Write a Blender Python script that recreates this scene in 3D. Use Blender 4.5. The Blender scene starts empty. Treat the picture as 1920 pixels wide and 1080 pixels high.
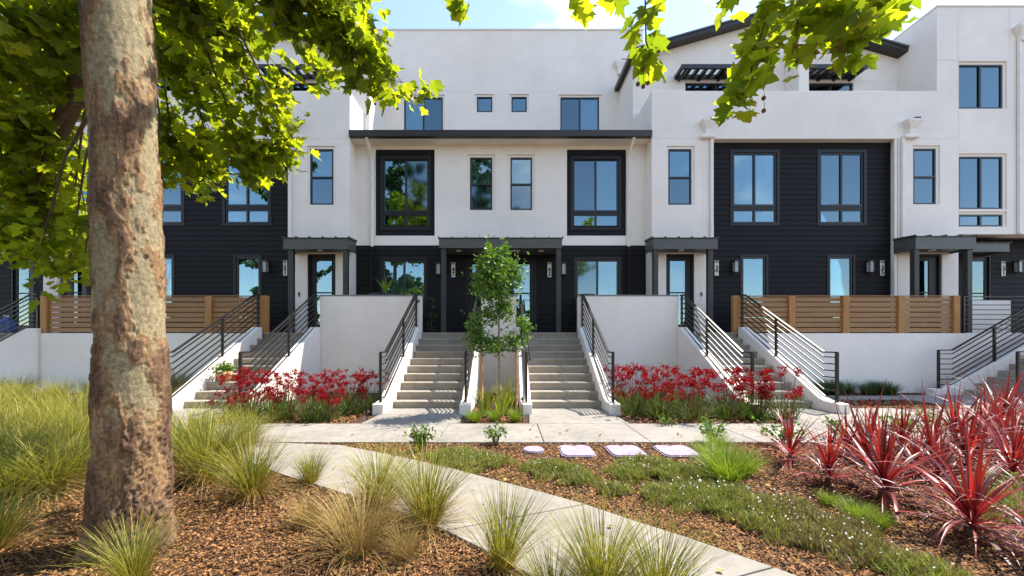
import bpy, math, random
import numpy as np
from mathutils import Vector, Matrix, noise

# ------------------------------------------------------------------ camera, sky, sun, exposure
SC = bpy.context.scene
COL = SC.collection
F, VX, VY, H = 720.0, 948.0, 640.0, 1.47        # focal length and vanishing point in photo pixels, eye height

cam_d = bpy.data.cameras.new('camera')
cam = bpy.data.objects.new('camera', cam_d)
COL.objects.link(cam)
cam.location = (0, 0, H)
cam.rotation_euler = (math.radians(90), 0, 0)
cam_d.sensor_width = 36.0
cam_d.lens = F / 1920 * 36
cam_d.shift_x = (960 - VX) / 1920
cam_d.shift_y = (VY - 540) / 1920
cam_d.clip_start = 0.05
cam_d.clip_end = 3000
SC.camera = cam

SUN_DIR = Vector((0.58, 0.28, 1.0)).normalized()
SUN_EL = math.asin(SUN_DIR.z)
SUN_ROT = math.atan2(SUN_DIR.x, SUN_DIR.y)
world = bpy.data.worlds.new('World')
SC.world = world
world.use_nodes = True
wn, wl = world.node_tree.nodes, world.node_tree.links
wn.clear()
w_out = wn.new('ShaderNodeOutputWorld')
w_bg = wn.new('ShaderNodeBackground')
w_sky = wn.new('ShaderNodeTexSky')
w_sky.sky_type = 'NISHITA'
w_sky.sun_disc = False
w_sky.sun_elevation = SUN_EL
w_sky.sun_rotation = SUN_ROT
w_sky.air_density = 1.0
w_sky.dust_density = 0.25
w_sky.ozone_density = 3.0
w_bg.inputs['Strength'].default_value = 0.15
# thin high clouds, the same all over the sky
w_tc = wn.new('ShaderNodeTexCoord')
w_map = wn.new('ShaderNodeMapping')
w_map.inputs['Scale'].default_value = (1.6, 1.6, 4.5)
w_map.inputs['Location'].default_value = (0.9, 0.3, 0.2)
w_noise = wn.new('ShaderNodeTexNoise')
w_noise.inputs['Scale'].default_value = 2.2
w_noise.inputs['Detail'].default_value = 8
w_noise.inputs['Roughness'].default_value = 0.55
w_ramp = wn.new('ShaderNodeValToRGB')
w_ramp.color_ramp.elements[0].position = 0.56
w_ramp.color_ramp.elements[1].position = 0.90
w_mix = wn.new('ShaderNodeMixRGB')
w_mix.inputs['Color2'].default_value = (5.6, 5.8, 6.2, 1)
wl.new(w_tc.outputs['Generated'], w_map.inputs['Vector'])
wl.new(w_map.outputs['Vector'], w_noise.inputs['Vector'])
wl.new(w_noise.outputs['Fac'], w_ramp.inputs['Fac'])
wl.new(w_ramp.outputs['Color'], w_mix.inputs['Fac'])
wl.new(w_sky.outputs['Color'], w_mix.inputs['Color1'])
w_tint = wn.new('ShaderNodeMixRGB')
w_tint.blend_type = 'MULTIPLY'
w_tint.inputs['Fac'].default_value = 1.0
w_tint.inputs['Color2'].default_value = (1.10, 0.975, 0.88, 1)     # camera balanced for open shade
wl.new(w_mix.outputs['Color'], w_tint.inputs['Color1'])
wl.new(w_tint.outputs['Color'], w_bg.inputs['Color'])
wl.new(w_bg.outputs['Background'], w_out.inputs['Surface'])

sun_d = bpy.data.lights.new('sun', 'SUN')
sun_d.energy = 3.5
sun_d.angle = math.radians(0.53)
sun_d.color = (1.0, 0.94, 0.84)
sun = bpy.data.objects.new('sun', sun_d)
COL.objects.link(sun)
sun.rotation_euler = SUN_DIR.to_track_quat('Z', 'Y').to_euler()
sun.location = (8, 8, 20)

SC.view_settings.view_transform = 'Standard'
SC.view_settings.look = 'None'
SC.view_settings.exposure = 1.62
SC.view_settings.gamma = 1.0
SC.view_settings.use_curve_mapping = False
SC.render.engine = 'CYCLES'
SC.cycles.max_bounces = 8
SC.cycles.transparent_max_bounces = 12

# ------------------------------------------------------------------ helpers
R = random.Random(7)
NR = np.random.default_rng(11)

def PX(px, Y): return (px - VX) * Y / F                # photo column on a plane at depth Y
def PZ(py, Y): return H + (VY - py) * Y / F
def GY(py): return F * H / (py - VY)                    # depth of a photo row on the ground
def G(px, py):
    y = GY(py)
    return PX(px, y), y

MIR = False
def M(x): return -0.3 - x if MIR else x

def tag(o, label=None, cat=None, group=None, kind=None):
    if label: o['label'] = label
    if cat: o['category'] = cat
    if group: o['group'] = group
    if kind: o['kind'] = kind
    return o

def empty(name, loc=(0, 0, 0), parent=None):
    o = bpy.data.objects.new(name, None)
    COL.objects.link(o)
    o.location = loc
    o.empty_display_size = 0.2
    if parent: o.parent = parent
    return o

def link(name, me, parent=None, loc=None, rot=None, scale=None):
    o = bpy.data.objects.new(name, me)
    COL.objects.link(o)
    if parent:
        o.parent = parent
        if parent.type == 'EMPTY' and loc is None and tuple(parent.location) != (0, 0, 0):
            o.location = -Vector(parent.location)
    if loc is not None: o.location = loc
    if rot is not None: o.rotation_euler = rot
    if scale is not None: o.scale = scale
    return o

class MB:
    """collects faces for one mesh"""
    def __init__(self, origin=(0, 0, 0)):
        self.v, self.f = [], []
    def poly(self, pts):
        n = len(self.v)
        self.v += [tuple(p) for p in pts]
        self.f.append(list(range(n, n + len(pts))))
        return self
    def box(self, x0, x1, y0, y1, z0, z1):
        if x0 > x1: x0, x1 = x1, x0
        if y0 > y1: y0, y1 = y1, y0
        if z0 > z1: z0, z1 = z1, z0
        n = len(self.v)
        self.v += [(x0, y0, z0), (x1, y0, z0), (x1, y1, z0), (x0, y1, z0), (x0, y0, z1), (x1, y0, z1), (x1, y1, z1), (x0, y1, z1)]
        for q in ((0, 3, 2, 1), (4, 5, 6, 7), (0, 1, 5, 4), (1, 2, 6, 5), (2, 3, 7, 6), (3, 0, 4, 7)):
            self.f.append([n + i for i in q])
        return self
    def prism(self, pts, axis, a, b):
        """closed outline of 2D points extruded along an axis from a to b"""
        n, k = len(self.v), len(pts)
        for c in (a, b):
            for (p, q) in pts:
                self.v.append({'x': (c, p, q), 'y': (p, c, q), 'z': (p, q, c)}[axis])
        self.f.append([n + i for i in range(k)][::-1])
        self.f.append([n + k + i for i in range(k)])
        for i in range(k):
            j = (i + 1) % k
            self.f.append([n + i, n + j, n + k + j, n + k + i])
        return self
    def bar(self, a, b, w, h=None):
        """rectangular bar between two points"""
        h = h or w
        a, b = Vector(a), Vector(b)
        d = (b - a).normalized()
        s = d.cross(Vector((0, 0, 1)))
        if s.length < 1e-4: s = Vector((1, 0, 0))
        s.normalize()
        u = s.cross(d).normalized()
        n = len(self.v)
        for p in (a, b):
            for i, j in ((-1, -1), (1, -1), (1, 1), (-1, 1)):
                self.v.append(tuple(p + s * (i * w / 2) + u * (j * h / 2)))
        for q in ((3, 2, 1, 0), (4, 5, 6, 7), (0, 1, 5, 4), (1, 2, 6, 5), (2, 3, 7, 6), (3, 0, 4, 7)):
            self.f.append([n + i for i in q])
        return self
    def tube(self, pts, radii, seg=8):
        pts = [Vector(p) for p in pts]
        n0 = len(self.v)
        for i, p in enumerate(pts):
            d = (pts[min(i + 1, len(pts) - 1)] - pts[max(i - 1, 0)]).normalized()
            ref = Vector((1, 0, 0)) if abs(d.x) < 0.8 else Vector((0, 1, 0))
            s = d.cross(ref).normalized()
            u = s.cross(d)
            r = radii[i] if hasattr(radii, '__len__') else radii
            for k in range(seg):
                a = 2 * math.pi * k / seg
                self.v.append(tuple(p + s * (math.cos(a) * r) + u * (math.sin(a) * r)))
        for i in range(len(pts) - 1):
            for k in range(seg):
                k2 = (k + 1) % seg
                self.f.append([n0 + i * seg + k, n0 + i * seg + k2, n0 + (i + 1) * seg + k2, n0 + (i + 1) * seg + k])
        self.f.append([n0 + k for k in range(seg)])
        self.f.append([n0 + (len(pts) - 1) * seg + k for k in range(seg)])
        return self
    def lathe(self, prof, cx, cy, seg=20):
        n0 = len(self.v)
        for (r, z) in prof:
            for k in range(seg):
                a = 2 * math.pi * k / seg
                self.v.append((cx + math.cos(a) * r, cy + math.sin(a) * r, z))
        for i in range(len(prof) - 1):
            for k in range(seg):
                k2 = (k + 1) % seg
                self.f.append([n0 + i * seg + k, n0 + i * seg + k2, n0 + (i + 1) * seg + k2, n0 + (i + 1) * seg + k])
        return self
    def mesh(self, name, mat):
        me = bpy.data.meshes.new(name)
        me.from_pydata(self.v, [], self.f)
        me.materials.append(MAT[mat])
        me.update()
        return me
    def build(self, name, mat, parent=None, bevel=0, smooth=False):
        me = self.mesh(name, mat)
        if smooth:
            me.polygons.foreach_set('use_smooth', [True] * len(me.polygons))
        o = link(name, me, parent)
        if bevel:
            m = o.modifiers.new('bevel', 'BEVEL')
            m.width = bevel; m.segments = 2; m.limit_method = 'ANGLE'
        return o

def mesh_np(name, V, Fq, mat, attrs=None, smooth=False):
    """mesh from numpy arrays; Fq is (n,3) or (n,4)"""
    me = bpy.data.meshes.new(name)
    V = np.asarray(V, dtype=np.float32).reshape(-1, 3)
    Fq = np.asarray(Fq, dtype=np.int32)
    n, k = Fq.shape
    me.vertices.add(len(V)); me.vertices.foreach_set('co', V.ravel())
    me.loops.add(n * k); me.loops.foreach_set('vertex_index', Fq.ravel())
    me.polygons.add(n)
    me.polygons.foreach_set('loop_start', np.arange(0, n * k, k, dtype=np.int32))
    me.polygons.foreach_set('loop_total', np.full(n, k, dtype=np.int32))
    if smooth: me.polygons.foreach_set('use_smooth', np.ones(n, dtype=bool))
    for an, av in (attrs or {}).items():
        a = me.attributes.new(an, 'FLOAT', 'POINT')
        a.data.foreach_set('value', np.asarray(av, dtype=np.float32).ravel())
    me.materials.append(MAT[mat])
    me.update(calc_edges=True)
    me.validate()
    return me

# ------------------------------------------------------------------ materials
MAT = {}
def newmat(name):
    m = bpy.data.materials.new(name)
    m.use_nodes = True
    m.node_tree.nodes.clear()
    MAT[name] = m
    return m, m.node_tree.nodes, m.node_tree.links

def rgba(c): return (c[0], c[1], c[2], 1)

def surf(name, c1, c2, scale=3.0, rough=0.7, bump=0.0, bscale=60.0, detail=5, spec=0.3, stretch=(1, 1, 1), fine=None, spots=None, metal=0.0, bdist=0.01):
    m, n, l = newmat(name)
    out = n.new('ShaderNodeOutputMaterial'); b = n.new('ShaderNodeBsdfPrincipled')
    tc = n.new('ShaderNodeTexCoord'); mp = n.new('ShaderNodeMapping')
    mp.inputs['Scale'].default_value = stretch
    l.new(tc.outputs['Object'], mp.inputs['Vector'])
    nz = n.new('ShaderNodeTexNoise'); nz.inputs['Scale'].default_value = scale; nz.inputs['Detail'].default_value = detail
    nz.inputs['Roughness'].default_value = 0.6
    l.new(mp.outputs['Vector'], nz.inputs['Vector'])
    rp = n.new('ShaderNodeValToRGB')
    rp.color_ramp.elements[0].position = 0.32; rp.color_ramp.elements[0].color = rgba(c1)
    rp.color_ramp.elements[1].position = 0.68; rp.color_ramp.elements[1].color = rgba(c2)
    l.new(nz.outputs['Fac'], rp.inputs['Fac'])
    col = rp.outputs['Color']
    if fine:
        f2 = n.new('ShaderNodeTexNoise'); f2.inputs['Scale'].default_value = fine[0]; f2.inputs['Detail'].default_value = 3
        l.new(mp.outputs['Vector'], f2.inputs['Vector'])
        mx = n.new('ShaderNodeMixRGB'); mx.blend_type = 'MULTIPLY'
        r2 = n.new('ShaderNodeValToRGB')
        r2.color_ramp.elements[0].position = 0.3; r2.color_ramp.elements[0].color = (fine[1],) * 3 + (1,)
        r2.color_ramp.elements[1].position = 0.6; r2.color_ramp.elements[1].color = (1, 1, 1, 1)
        l.new(f2.outputs['Fac'], r2.inputs['Fac'])
        mx.inputs['Fac'].default_value = 1
        l.new(col, mx.inputs['Color1']); l.new(r2.outputs['Color'], mx.inputs['Color2'])
        col = mx.outputs['Color']
    l.new(col, b.inputs['Base Color'])
    b.inputs['Roughness'].default_value = rough
    b.inputs['Specular IOR Level'].default_value = spec
    b.inputs['Metallic'].default_value = metal
    if bump:
        bz = n.new('ShaderNodeTexNoise'); bz.inputs['Scale'].default_value = bscale; bz.inputs['Detail'].default_value = 4
        l.new(mp.outputs['Vector'], bz.inputs['Vector'])
        bm = n.new('ShaderNodeBump'); bm.inputs['Strength'].default_value = bump; bm.inputs['Distance'].default_value = bdist
        l.new(bz.outputs['Fac'], bm.inputs['Height']); l.new(bm.outputs['Normal'], b.inputs['Normal'])
    l.new(b.outputs['BSDF'], out.inputs['Surface'])
    return m

surf('stucco', (0.80, 0.715, 0.635), (0.87, 0.785, 0.705), 0.6, 0.9, 0.22, 60, fine=(3, 0.965))
surf('wall_cap', (0.18, 0.17, 0.16), (0.24, 0.23, 0.21), 4, 0.6)
surf('siding', (0.0125, 0.0112, 0.0115), (0.0185, 0.0165, 0.017), 2.5, 0.6, 0.2, 120, stretch=(0.3, 1, 6), spec=0.12)
surf('siding_back', (0.008, 0.008, 0.009), (0.011, 0.011, 0.012), 2, 0.8)
surf('dark_trim', (0.010, 0.009, 0.009), (0.014, 0.0125, 0.0125), 4, 0.45)
surf('frame', (0.010, 0.010, 0.011), (0.014, 0.014, 0.015), 6, 0.35, spec=0.5)
surf('canopy_metal', (0.075, 0.072, 0.066), (0.092, 0.088, 0.082), 3, 0.45, spec=0.4)
surf('post_metal', (0.040, 0.038, 0.035), (0.052, 0.050, 0.046), 3, 0.5)
surf('gutter', (0.016, 0.013, 0.012), (0.022, 0.018, 0.017), 3, 0.4, spec=0.5)
surf('roof_metal', (0.13, 0.14, 0.15), (0.17, 0.18, 0.19), 2, 0.45, spec=0.5)
surf('rail', (0.014, 0.012, 0.011), (0.022, 0.019, 0.017), 8, 0.36, spec=0.35)
surf('white_metal', (0.74, 0.68, 0.61), (0.82, 0.76, 0.69), 4, 0.5)
surf('concrete', (0.245, 0.222, 0.192), (0.32, 0.29, 0.255), 1.3, 0.85, 0.3, 140, detail=8, fine=(7, 0.82))
surf('step_concrete', (0.30, 0.255, 0.205), (0.39, 0.34, 0.28), 2.2, 0.85, 0.3, 140, detail=8, fine=(12, 0.85))
surf('joint_sand', (0.13, 0.11, 0.09), (0.20, 0.17, 0.14), 9, 0.95)
surf('cedar', (0.36, 0.155, 0.045), (0.50, 0.24, 0.08), 5, 0.6, 0.2, 50, stretch=(3, 3, 0.35), fine=(30, 0.75))
surf('slat_wood', (0.29, 0.15, 0.062), (0.40, 0.215, 0.092), 4, 0.62, 0.2, 60, stretch=(0.25, 3, 5), fine=(26, 0.82))
surf('stake_wood', (0.42, 0.20, 0.075), (0.55, 0.29, 0.12), 5, 0.7, 0.3, 60, stretch=(3, 3, 0.3))
surf('number_plate', (0.74, 0.70, 0.60), (0.80, 0.76, 0.66), 6, 0.5)
surf('black', (0.006, 0.006, 0.006), (0.010, 0.010, 0.010), 6, 0.5)
surf('lantern_glass', (0.30, 0.30, 0.29), (0.40, 0.40, 0.38), 5, 0.25, spec=0.6)
surf('steel', (0.45, 0.45, 0.44), (0.55, 0.55, 0.54), 5, 0.3, metal=0.9)
surf('interior', (0.10, 0.088, 0.076), (0.16, 0.14, 0.12), 0.8, 0.9)
surf('curtain', (0.55, 0.56, 0.55), (0.68, 0.69, 0.68), 4, 0.9)
surf('blind', (0.50, 0.55, 0.56), (0.60, 0.65, 0.66), 2, 0.9)
surf('soil', (0.045, 0.024, 0.014), (0.125, 0.066, 0.034), 7, 0.95, 0.8, 45, detail=10, fine=(38, 0.45), bdist=0.03)
surf('asphalt', (0.040, 0.040, 0.042), (0.060, 0.060, 0.060), 3, 0.9, 0.3, 150)
surf('lid', (0.35, 0.255, 0.365), (0.45, 0.345, 0.465), 4, 0.75, 0.3, 90, fine=(18, 0.72))
surf('lid_rim', (0.20, 0.17, 0.19), (0.27, 0.23, 0.25), 5, 0.8)
surf('pot_dark', (0.022, 0.022, 0.024), (0.034, 0.034, 0.036), 4, 0.5)
surf('wicker', (0.40, 0.24, 0.10), (0.58, 0.38, 0.18), 26, 0.8, 0.8, 40, stretch=(1, 1, 2.5))
surf('blue_plastic', (0.02, 0.07, 0.24), (0.03, 0.10, 0.32), 3, 0.25, spec=0.6)
surf('seed_ball', (0.11, 0.055, 0.015), (0.20, 0.12, 0.03), 30, 0.9, 0.8, 120)
surf('twig', (0.07, 0.045, 0.028), (0.13, 0.09, 0.055), 12, 0.8, 0.4, 50)
surf('young_bark', (0.22, 0.15, 0.09), (0.33, 0.24, 0.16), 14, 0.85, 0.4, 60)

def glass(name, refl, tint, rough):
    m, n, l = newmat(name)
    out = n.new('ShaderNodeOutputMaterial')
    gl = n.new('ShaderNodeBsdfGlossy'); gl.inputs['Roughness'].default_value = rough
    gl.inputs['Color'].default_value = (0.66, 0.90, 1.0, 1)
    tr = n.new('ShaderNodeBsdfTransparent'); tr.inputs['Color'].default_value = rgba(tint)
    tc = n.new('ShaderNodeTexCoord'); nz = n.new('ShaderNodeTexNoise'); nz.inputs['Scale'].default_value = 1.1; nz.inputs['Detail'].default_value = 1
    bm = n.new('ShaderNodeBump'); bm.inputs['Strength'].default_value = 0.05; bm.inputs['Distance'].default_value = 0.05
    l.new(tc.outputs['Object'], nz.inputs['Vector']); l.new(nz.outputs['Fac'], bm.inputs['Height']); l.new(bm.outputs['Normal'], gl.inputs['Normal'])
    fr = n.new('ShaderNodeFresnel'); fr.inputs['IOR'].default_value = 1.5
    ad = n.new('ShaderNodeMath'); ad.operation = 'ADD'; ad.use_clamp = True; ad.inputs[1].default_value = refl
    l.new(fr.outputs['Fac'], ad.inputs[0])
    mx = n.new('ShaderNodeMixShader')
    l.new(ad.outputs[0], mx.inputs['Fac']); l.new(tr.outputs[0], mx.inputs[1]); l.new(gl.outputs[0], mx.inputs[2])
    l.new(mx.outputs[0], out.inputs['Surface'])
glass('glass', 0.15, (0.62, 0.70, 0.70), 0.0)
glass('glass_screen', 0.13, (0.30, 0.32, 0.33), 0.06)

def foliage(name, c_lo, c_hi, trans, t_col=None, tip=None, spec=0.35, rough=0.45):
    """leaf material: colour differs per leaf, some light passes through; 'tip' recolours along the blade's own length attribute t"""
    m, n, l = newmat(name)
    out = n.new('ShaderNodeOutputMaterial')
    geo = n.new('ShaderNodeNewGeometry'); oi = n.new('ShaderNodeObjectInfo')
    ad = n.new('ShaderNodeMath'); ad.operation = 'ADD'
    fr = n.new('ShaderNodeMath'); fr.operation = 'FRACT'
    l.new(geo.outputs['Random Per Island'], ad.inputs[0]); l.new(oi.outputs['Random'], ad.inputs[1]); l.new(ad.outputs[0], fr.inputs[0])
    rp = n.new('ShaderNodeValToRGB')
    rp.color_ramp.elements[0].color = rgba(c_lo); rp.color_ramp.elements[1].color = rgba(c_hi)
    l.new(fr.outputs[0], rp.inputs['Fac'])
    col = rp.outputs['Color']
    if tip:
        at = n.new('ShaderNodeAttribute'); at.attribute_name = 't'
        r2 = n.new('ShaderNodeValToRGB')
        els = r2.color_ramp.elements
        els[0].position, els[0].color = tip[0][0], rgba(tip[0][1]) 
        els[1].position, els[1].color = tip[-1][0], rgba(tip[-1][1])
        for p, c in tip[1:-1]:
            e = els.new(p); e.color = rgba(c)
        l.new(at.outputs['Fac'], r2.inputs['Fac'])
        mx = n.new('ShaderNodeMixRGB'); mx.blend_type = 'MULTIPLY'; mx.inputs['Fac'].default_value = 1
        l.new(col, mx.inputs['Color1']); l.new(r2.outputs['Color'], mx.inputs['Color2'])
        col = mx.outputs['Color']
    b = n.new('ShaderNodeBsdfPrincipled')
    b.inputs['Roughness'].default_value = rough; b.inputs['Specular IOR Level'].default_value = spec
    l.new(col, b.inputs['Base Color'])
    tl = n.new('ShaderNodeBsdfTranslucent')
    tm = n.new('ShaderNodeMixRGB'); tm.blend_type = 'MULTIPLY'; tm.inputs['Fac'].default_value = 1
    tm.inputs['Color2'].default_value = rgba(t_col or (1, 1, 1))
    l.new(col, tm.inputs['Color1']); l.new(tm.outputs['Color'], tl.inputs['Color'])
    mx = n.new('ShaderNodeMixShader'); mx.inputs['Fac'].default_value = trans
    l.new(b.outputs[0], mx.inputs[1]); l.new(tl.outputs[0], mx.inputs[2]); l.new(mx.outputs[0], out.inputs['Surface'])

foliage('sycamore_leaf', (0.075, 0.12, 0.012), (0.19, 0.235, 0.018), 0.62, (3.1, 2.7, 0.8), rough=0.5)
foliage('far_leaf', (0.035, 0.085, 0.018), (0.09, 0.15, 0.03), 0.4, (2.0, 2.0, 1.0))
foliage('young_leaf', (0.045, 0.10, 0.014), (0.11, 0.19, 0.022), 0.35, (2.2, 2.2, 1.0), spec=0.5, rough=0.35)
STRAW = [(0.0, (2.2, 1.35, 0.9)), (0.25, (1.35, 1.1, 0.9)), (0.6, (1, 1, 1)), (1.0, (1.9, 1.6, 1.4))]
foliage('grass_blade', (0.07, 0.115, 0.014), (0.30, 0.275, 0.055), 0.35, (1.5, 1.5, 1.0), tip=STRAW)
foliage('straw_blade', (0.30, 0.20, 0.065), (0.40, 0.31, 0.12), 0.3, tip=[(0, (0.9, 0.8, 0.7)), (1, (1.15, 1.15, 1.1))])
foliage('lime_blade', (0.13, 0.21, 0.015), (0.25, 0.32, 0.03), 0.35, (1.5, 1.5, 1.0))
foliage('flax_blade', (0.22, 0.28, 0.02), (0.45, 0.45, 0.06), 0.35, (1.4, 1.4, 1.0))
foliage('dark_blade', (0.030, 0.065, 0.014), (0.07, 0.12, 0.022), 0.3, (1.5, 1.5, 1.0))
foliage('paw_blade', (0.045, 0.085, 0.016), (0.11, 0.155, 0.028), 0.3, (1.5, 1.5, 1.0))
foliage('paw_flower', (0.17, 0.004, 0.008), (0.34, 0.010, 0.014), 0.25, (1.4, 1.0, 1.0), spec=0.15)
foliage('paw_stem', (0.16, 0.03, 0.02), (0.22, 0.05, 0.03), 0.0)
foliage('cordyline_leaf', (0.055, 0.017, 0.017), (0.28, 0.045, 0.038), 0.3, (1.8, 0.7, 0.5), spec=0.55, rough=0.42,
        tip=[(0.0, (1.6, 0.6, 1.2)), (0.35, (1.2, 0.95, 1.0)), (1.0, (0.75, 0.9, 0.8))])
foliage('cover_leaf', (0.10, 0.165, 0.024), (0.32, 0.32, 0.065), 0.3, (1.5, 1.4, 1.0))
foliage('cover_dry', (0.17, 0.105, 0.045), (0.27, 0.185, 0.085), 0.2)
foliage('petal', (0.70, 0.66, 0.62), (0.82, 0.80, 0.78), 0.3)
foliage('chip', (0.022, 0.009, 0.005), (0.40, 0.195, 0.075), 0.0, rough=0.85, spec=0.2)

def bark_material():
    m, n, l = newmat('sycamore_bark')
    out = n.new('ShaderNodeOutputMaterial'); b = n.new('ShaderNodeBsdfPrincipled')
    at = n.new('ShaderNodeAttribute'); at.attribute_name = 'plate'
    rp = n.new('ShaderNodeValToRGB')
    els = rp.color_ramp.elements
    els[0].position, els[0].color = 0.0, (0.30, 0.285, 0.20, 1)
    els[1].position, els[1].color = 1.0, (0.15, 0.095, 0.062, 1)
    for p, c in ((0.24, (0.34, 0.315, 0.23)), (0.30, (0.30, 0.215, 0.135)), (0.48, (0.27, 0.185, 0.115)), (0.54, (0.19, 0.135, 0.10)), (0.72, (0.165, 0.115, 0.085)), (0.78, (0.11, 0.07, 0.05))):
        e = els.new(p); e.color = rgba(c)
    l.new(at.outputs['Fac'], rp.inputs['Fac'])
    tc = n.new('ShaderNodeTexCoord')
    nz = n.new('ShaderNodeTexNoise'); nz.inputs['Scale'].default_value = 34; nz.inputs['Detail'].default_value = 8; nz.inputs['Roughness'].default_value = 0.7
    l.new(tc.outputs['Object'], nz.inputs['Vector'])
    r2 = n.new('ShaderNodeValToRGB')
    r2.color_ramp.elements[0].position = 0.32; r2.color_ramp.elements[0].color = (0.44, 0.365, 0.285, 1)
    r2.color_ramp.elements[1].position = 0.66; r2.color_ramp.elements[1].color = (1.2, 1.02, 0.81, 1)
    l.new(nz.outputs['Fac'], r2.inputs['Fac'])
    mx = n.new('ShaderNodeMixRGB'); mx.blend_type = 'MULTIPLY'; mx.inputs['Fac'].default_value = 1
    l.new(rp.outputs['Color'], mx.inputs['Color1']); l.new(r2.outputs['Color'], mx.inputs['Color2'])
    l.new(mx.outputs['Color'], b.inputs['Base Color'])
    b.inputs['Roughness'].default_value = 0.85; b.inputs['Specular IOR Level'].default_value = 0.2
    bm = n.new('ShaderNodeBump'); bm.inputs['Strength'].default_value = 0.7; bm.inputs['Distance'].default_value = 0.012
    l.new(nz.outputs['Fac'], bm.inputs['Height']); l.new(bm.outputs['Normal'], b.inputs['Normal'])
    l.new(b.outputs['BSDF'], out.inputs['Surface'])
bark_material()
foliage('fallen', (0.16, 0.085, 0.03), (0.42, 0.28, 0.07), 0.1)

# ------------------------------------------------------------------ the setting: ground, paving, road
GAP = 0.010
STEP_T, STEP_R, FOOT, LAND = 0.3016, 0.172, 8.3, 1.72
EDGE = FOOT + 9 * STEP_T                     # front edge of the entrance landings
Y1, Y2, YS, YW3, Y3 = 12.0, 12.48, 12.25, 13.2, 14.8

gm = MB(); gm.poly([(-400, -400, 0), (400, -400, 0), (400, 400, 0), (-400, 400, 0)])
tag(gm.build('ground', 'soil'), 'brown mulch soil of the planting beds', 'ground', kind='structure')
rm = MB(); rm.box(-400, 400, -14.0, -6.5, -0.05, 0.006)
tag(rm.build('road', 'asphalt'), 'grey asphalt street running past the garden', 'road', kind='structure')

sp_ = MB(); sp_.box(-400, 400, -6.45, -4.2, -0.05, 0.10)  # unseen pale strip, added to bounce sunlight back onto the shaded fronts
tag(sp_.build('bounce_pavement', 'concrete'), 'pale concrete strip along the street, added unseen to bounce light onto the houses', 'pavement', kind='structure')

def slab(pts, parent, z=0.028, name='paving_slab', mat='concrete'):
    """one concrete slab, pulled in a little from its outline so that a joint is left open"""
    cx = sum(p[0] for p in pts) / len(pts); cy = sum(p[1] for p in pts) / len(pts)
    q = []
    for (x, y) in pts:
        d = math.hypot(x - cx, y - cy)
        k = 1 - GAP * 0.72 / d
        q.append((cx + (x - cx) * k, cy + (y - cy) * k))
    m = MB(); m.prism(q, 'z', -0.06, z + R.uniform(-0.0015, 0.0015))
    return m.build(name, mat, parent, bevel=0.006)

def bed_sheet(pts, z, name, mat):
    m = MB(); m.poly([(x, y, z) for x, y in pts])
    return m

walk = MB().poly([(-20, 5.5, 0.004), (4.9, 5.5, 0.004), (4.9, 6.75, 0.004), (-20, 6.75, 0.004)]).build('pavement', 'joint_sand')
tag(walk, 'pale concrete pavement running along the front of the stairs', 'pavement', kind='structure')
x = 0.55 - 1.54 * 9
while x < 4.5:
    slab([(x, 5.5), (x + 1.54, 5.5), (x + 1.54, 6.75), (x, 6.75)], walk)
    x += 1.54
wx_end = x
# wider paving in front of the right-hand stairs, leading on to the far stairs
plaza = MB().poly([(wx_end, 5.35, 0.0041), (20, 5.35, 0.0041), (20, 8.35, 0.0041), (wx_end, 8.35, 0.0041)]).build('forecourt', 'joint_sand')
tag(plaza, 'pale concrete forecourt leading to the far stairs', 'pavement', kind='structure')
x = wx_end
while x < 19:
    slab([(x, 5.5), (x + 1.6, 5.5), (x + 1.6, 6.9), (x, 6.9)], plaza)
    if x + 0.2 < 7.2 or x > 10.4:
        slab([(x, 6.9), (x + 1.6, 6.9), (x + 1.6, 8.3), (x, 8.3)], plaza)
    x += 1.6
for (xa, xb, ya, yb) in ((7.2, 9.0, 8.3, 8.32),):
    pass
side = MB().poly([(10.0, 8.35, 0.0042), (20, 8.35, 0.0042), (20, 10.3, 0.0042), (10.0, 10.3, 0.0042)]).build('side_path', 'joint_sand')
tag(side, 'pale concrete path at the foot of the far stairs', 'path', kind='structure')
x = 10.0
while x < 17:
    slab([(x, 8.35), (x + 1.5, 8.35), (x + 1.5, 10.3), (x, 10.3)], side); x += 1.5
link_p = MB().poly([(6.8, 9.55, 0.0043), (10.0, 9.55, 0.0043), (10.0, 10.25, 0.0043), (6.8, 10.25, 0.0043)]).build('link_path', 'joint_sand')
tag(link_p, 'narrow concrete strip between the two right-hand stairs', 'path', kind='structure')
for k in range(2): slab([(6.9 + 1.55 * k, 9.6), (8.45 + 1.55 * k, 9.6), (8.45 + 1.55 * k, 10.2), (6.9 + 1.55 * k, 10.2)], link_p)

# diagonal path: right and left edges surveyed along its length
R_EDGE = [(-3.4, 5.5), (-2.29, 5.35), (-1.43, 4.88), (-0.66, 4.41), (-0.08, 3.99), (0.34, 3.69), (0.71, 3.41), (1.05, 3.09), (1.33, 2.845), (1.72, 2.46), (2.25, 1.85), (2.9, 0.9), (3.5, -0.4)]
L_EDGE = [(-3.9, 5.5), (-3.2, 4.68), (-2.45, 4.18), (-1.84, 3.83), (-1.2, 3.44), (-0.83, 3.20), (-0.46, 2.93), (-0.15, 2.66), (0.12, 2.40), (0.45, 2.02), (0.95, 1.35), (1.55, 0.45), (2.2, -0.8)]
path = MB().poly([(x, y, 0.0035) for x, y in R_EDGE] + [(x, y, 0.0035) for x, y in L_EDGE[::-1]]).build('garden_path', 'joint_sand')
tag(path, 'pale concrete path cutting diagonally through the garden', 'path', kind='structure')
for i in range(0, len(R_EDGE) - 1, 3):
    j = min(i + 3, len(R_EDGE) - 1)
    slab(R_EDGE[i:j + 1] + L_EDGE[i:j + 1][::-1], path)

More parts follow.
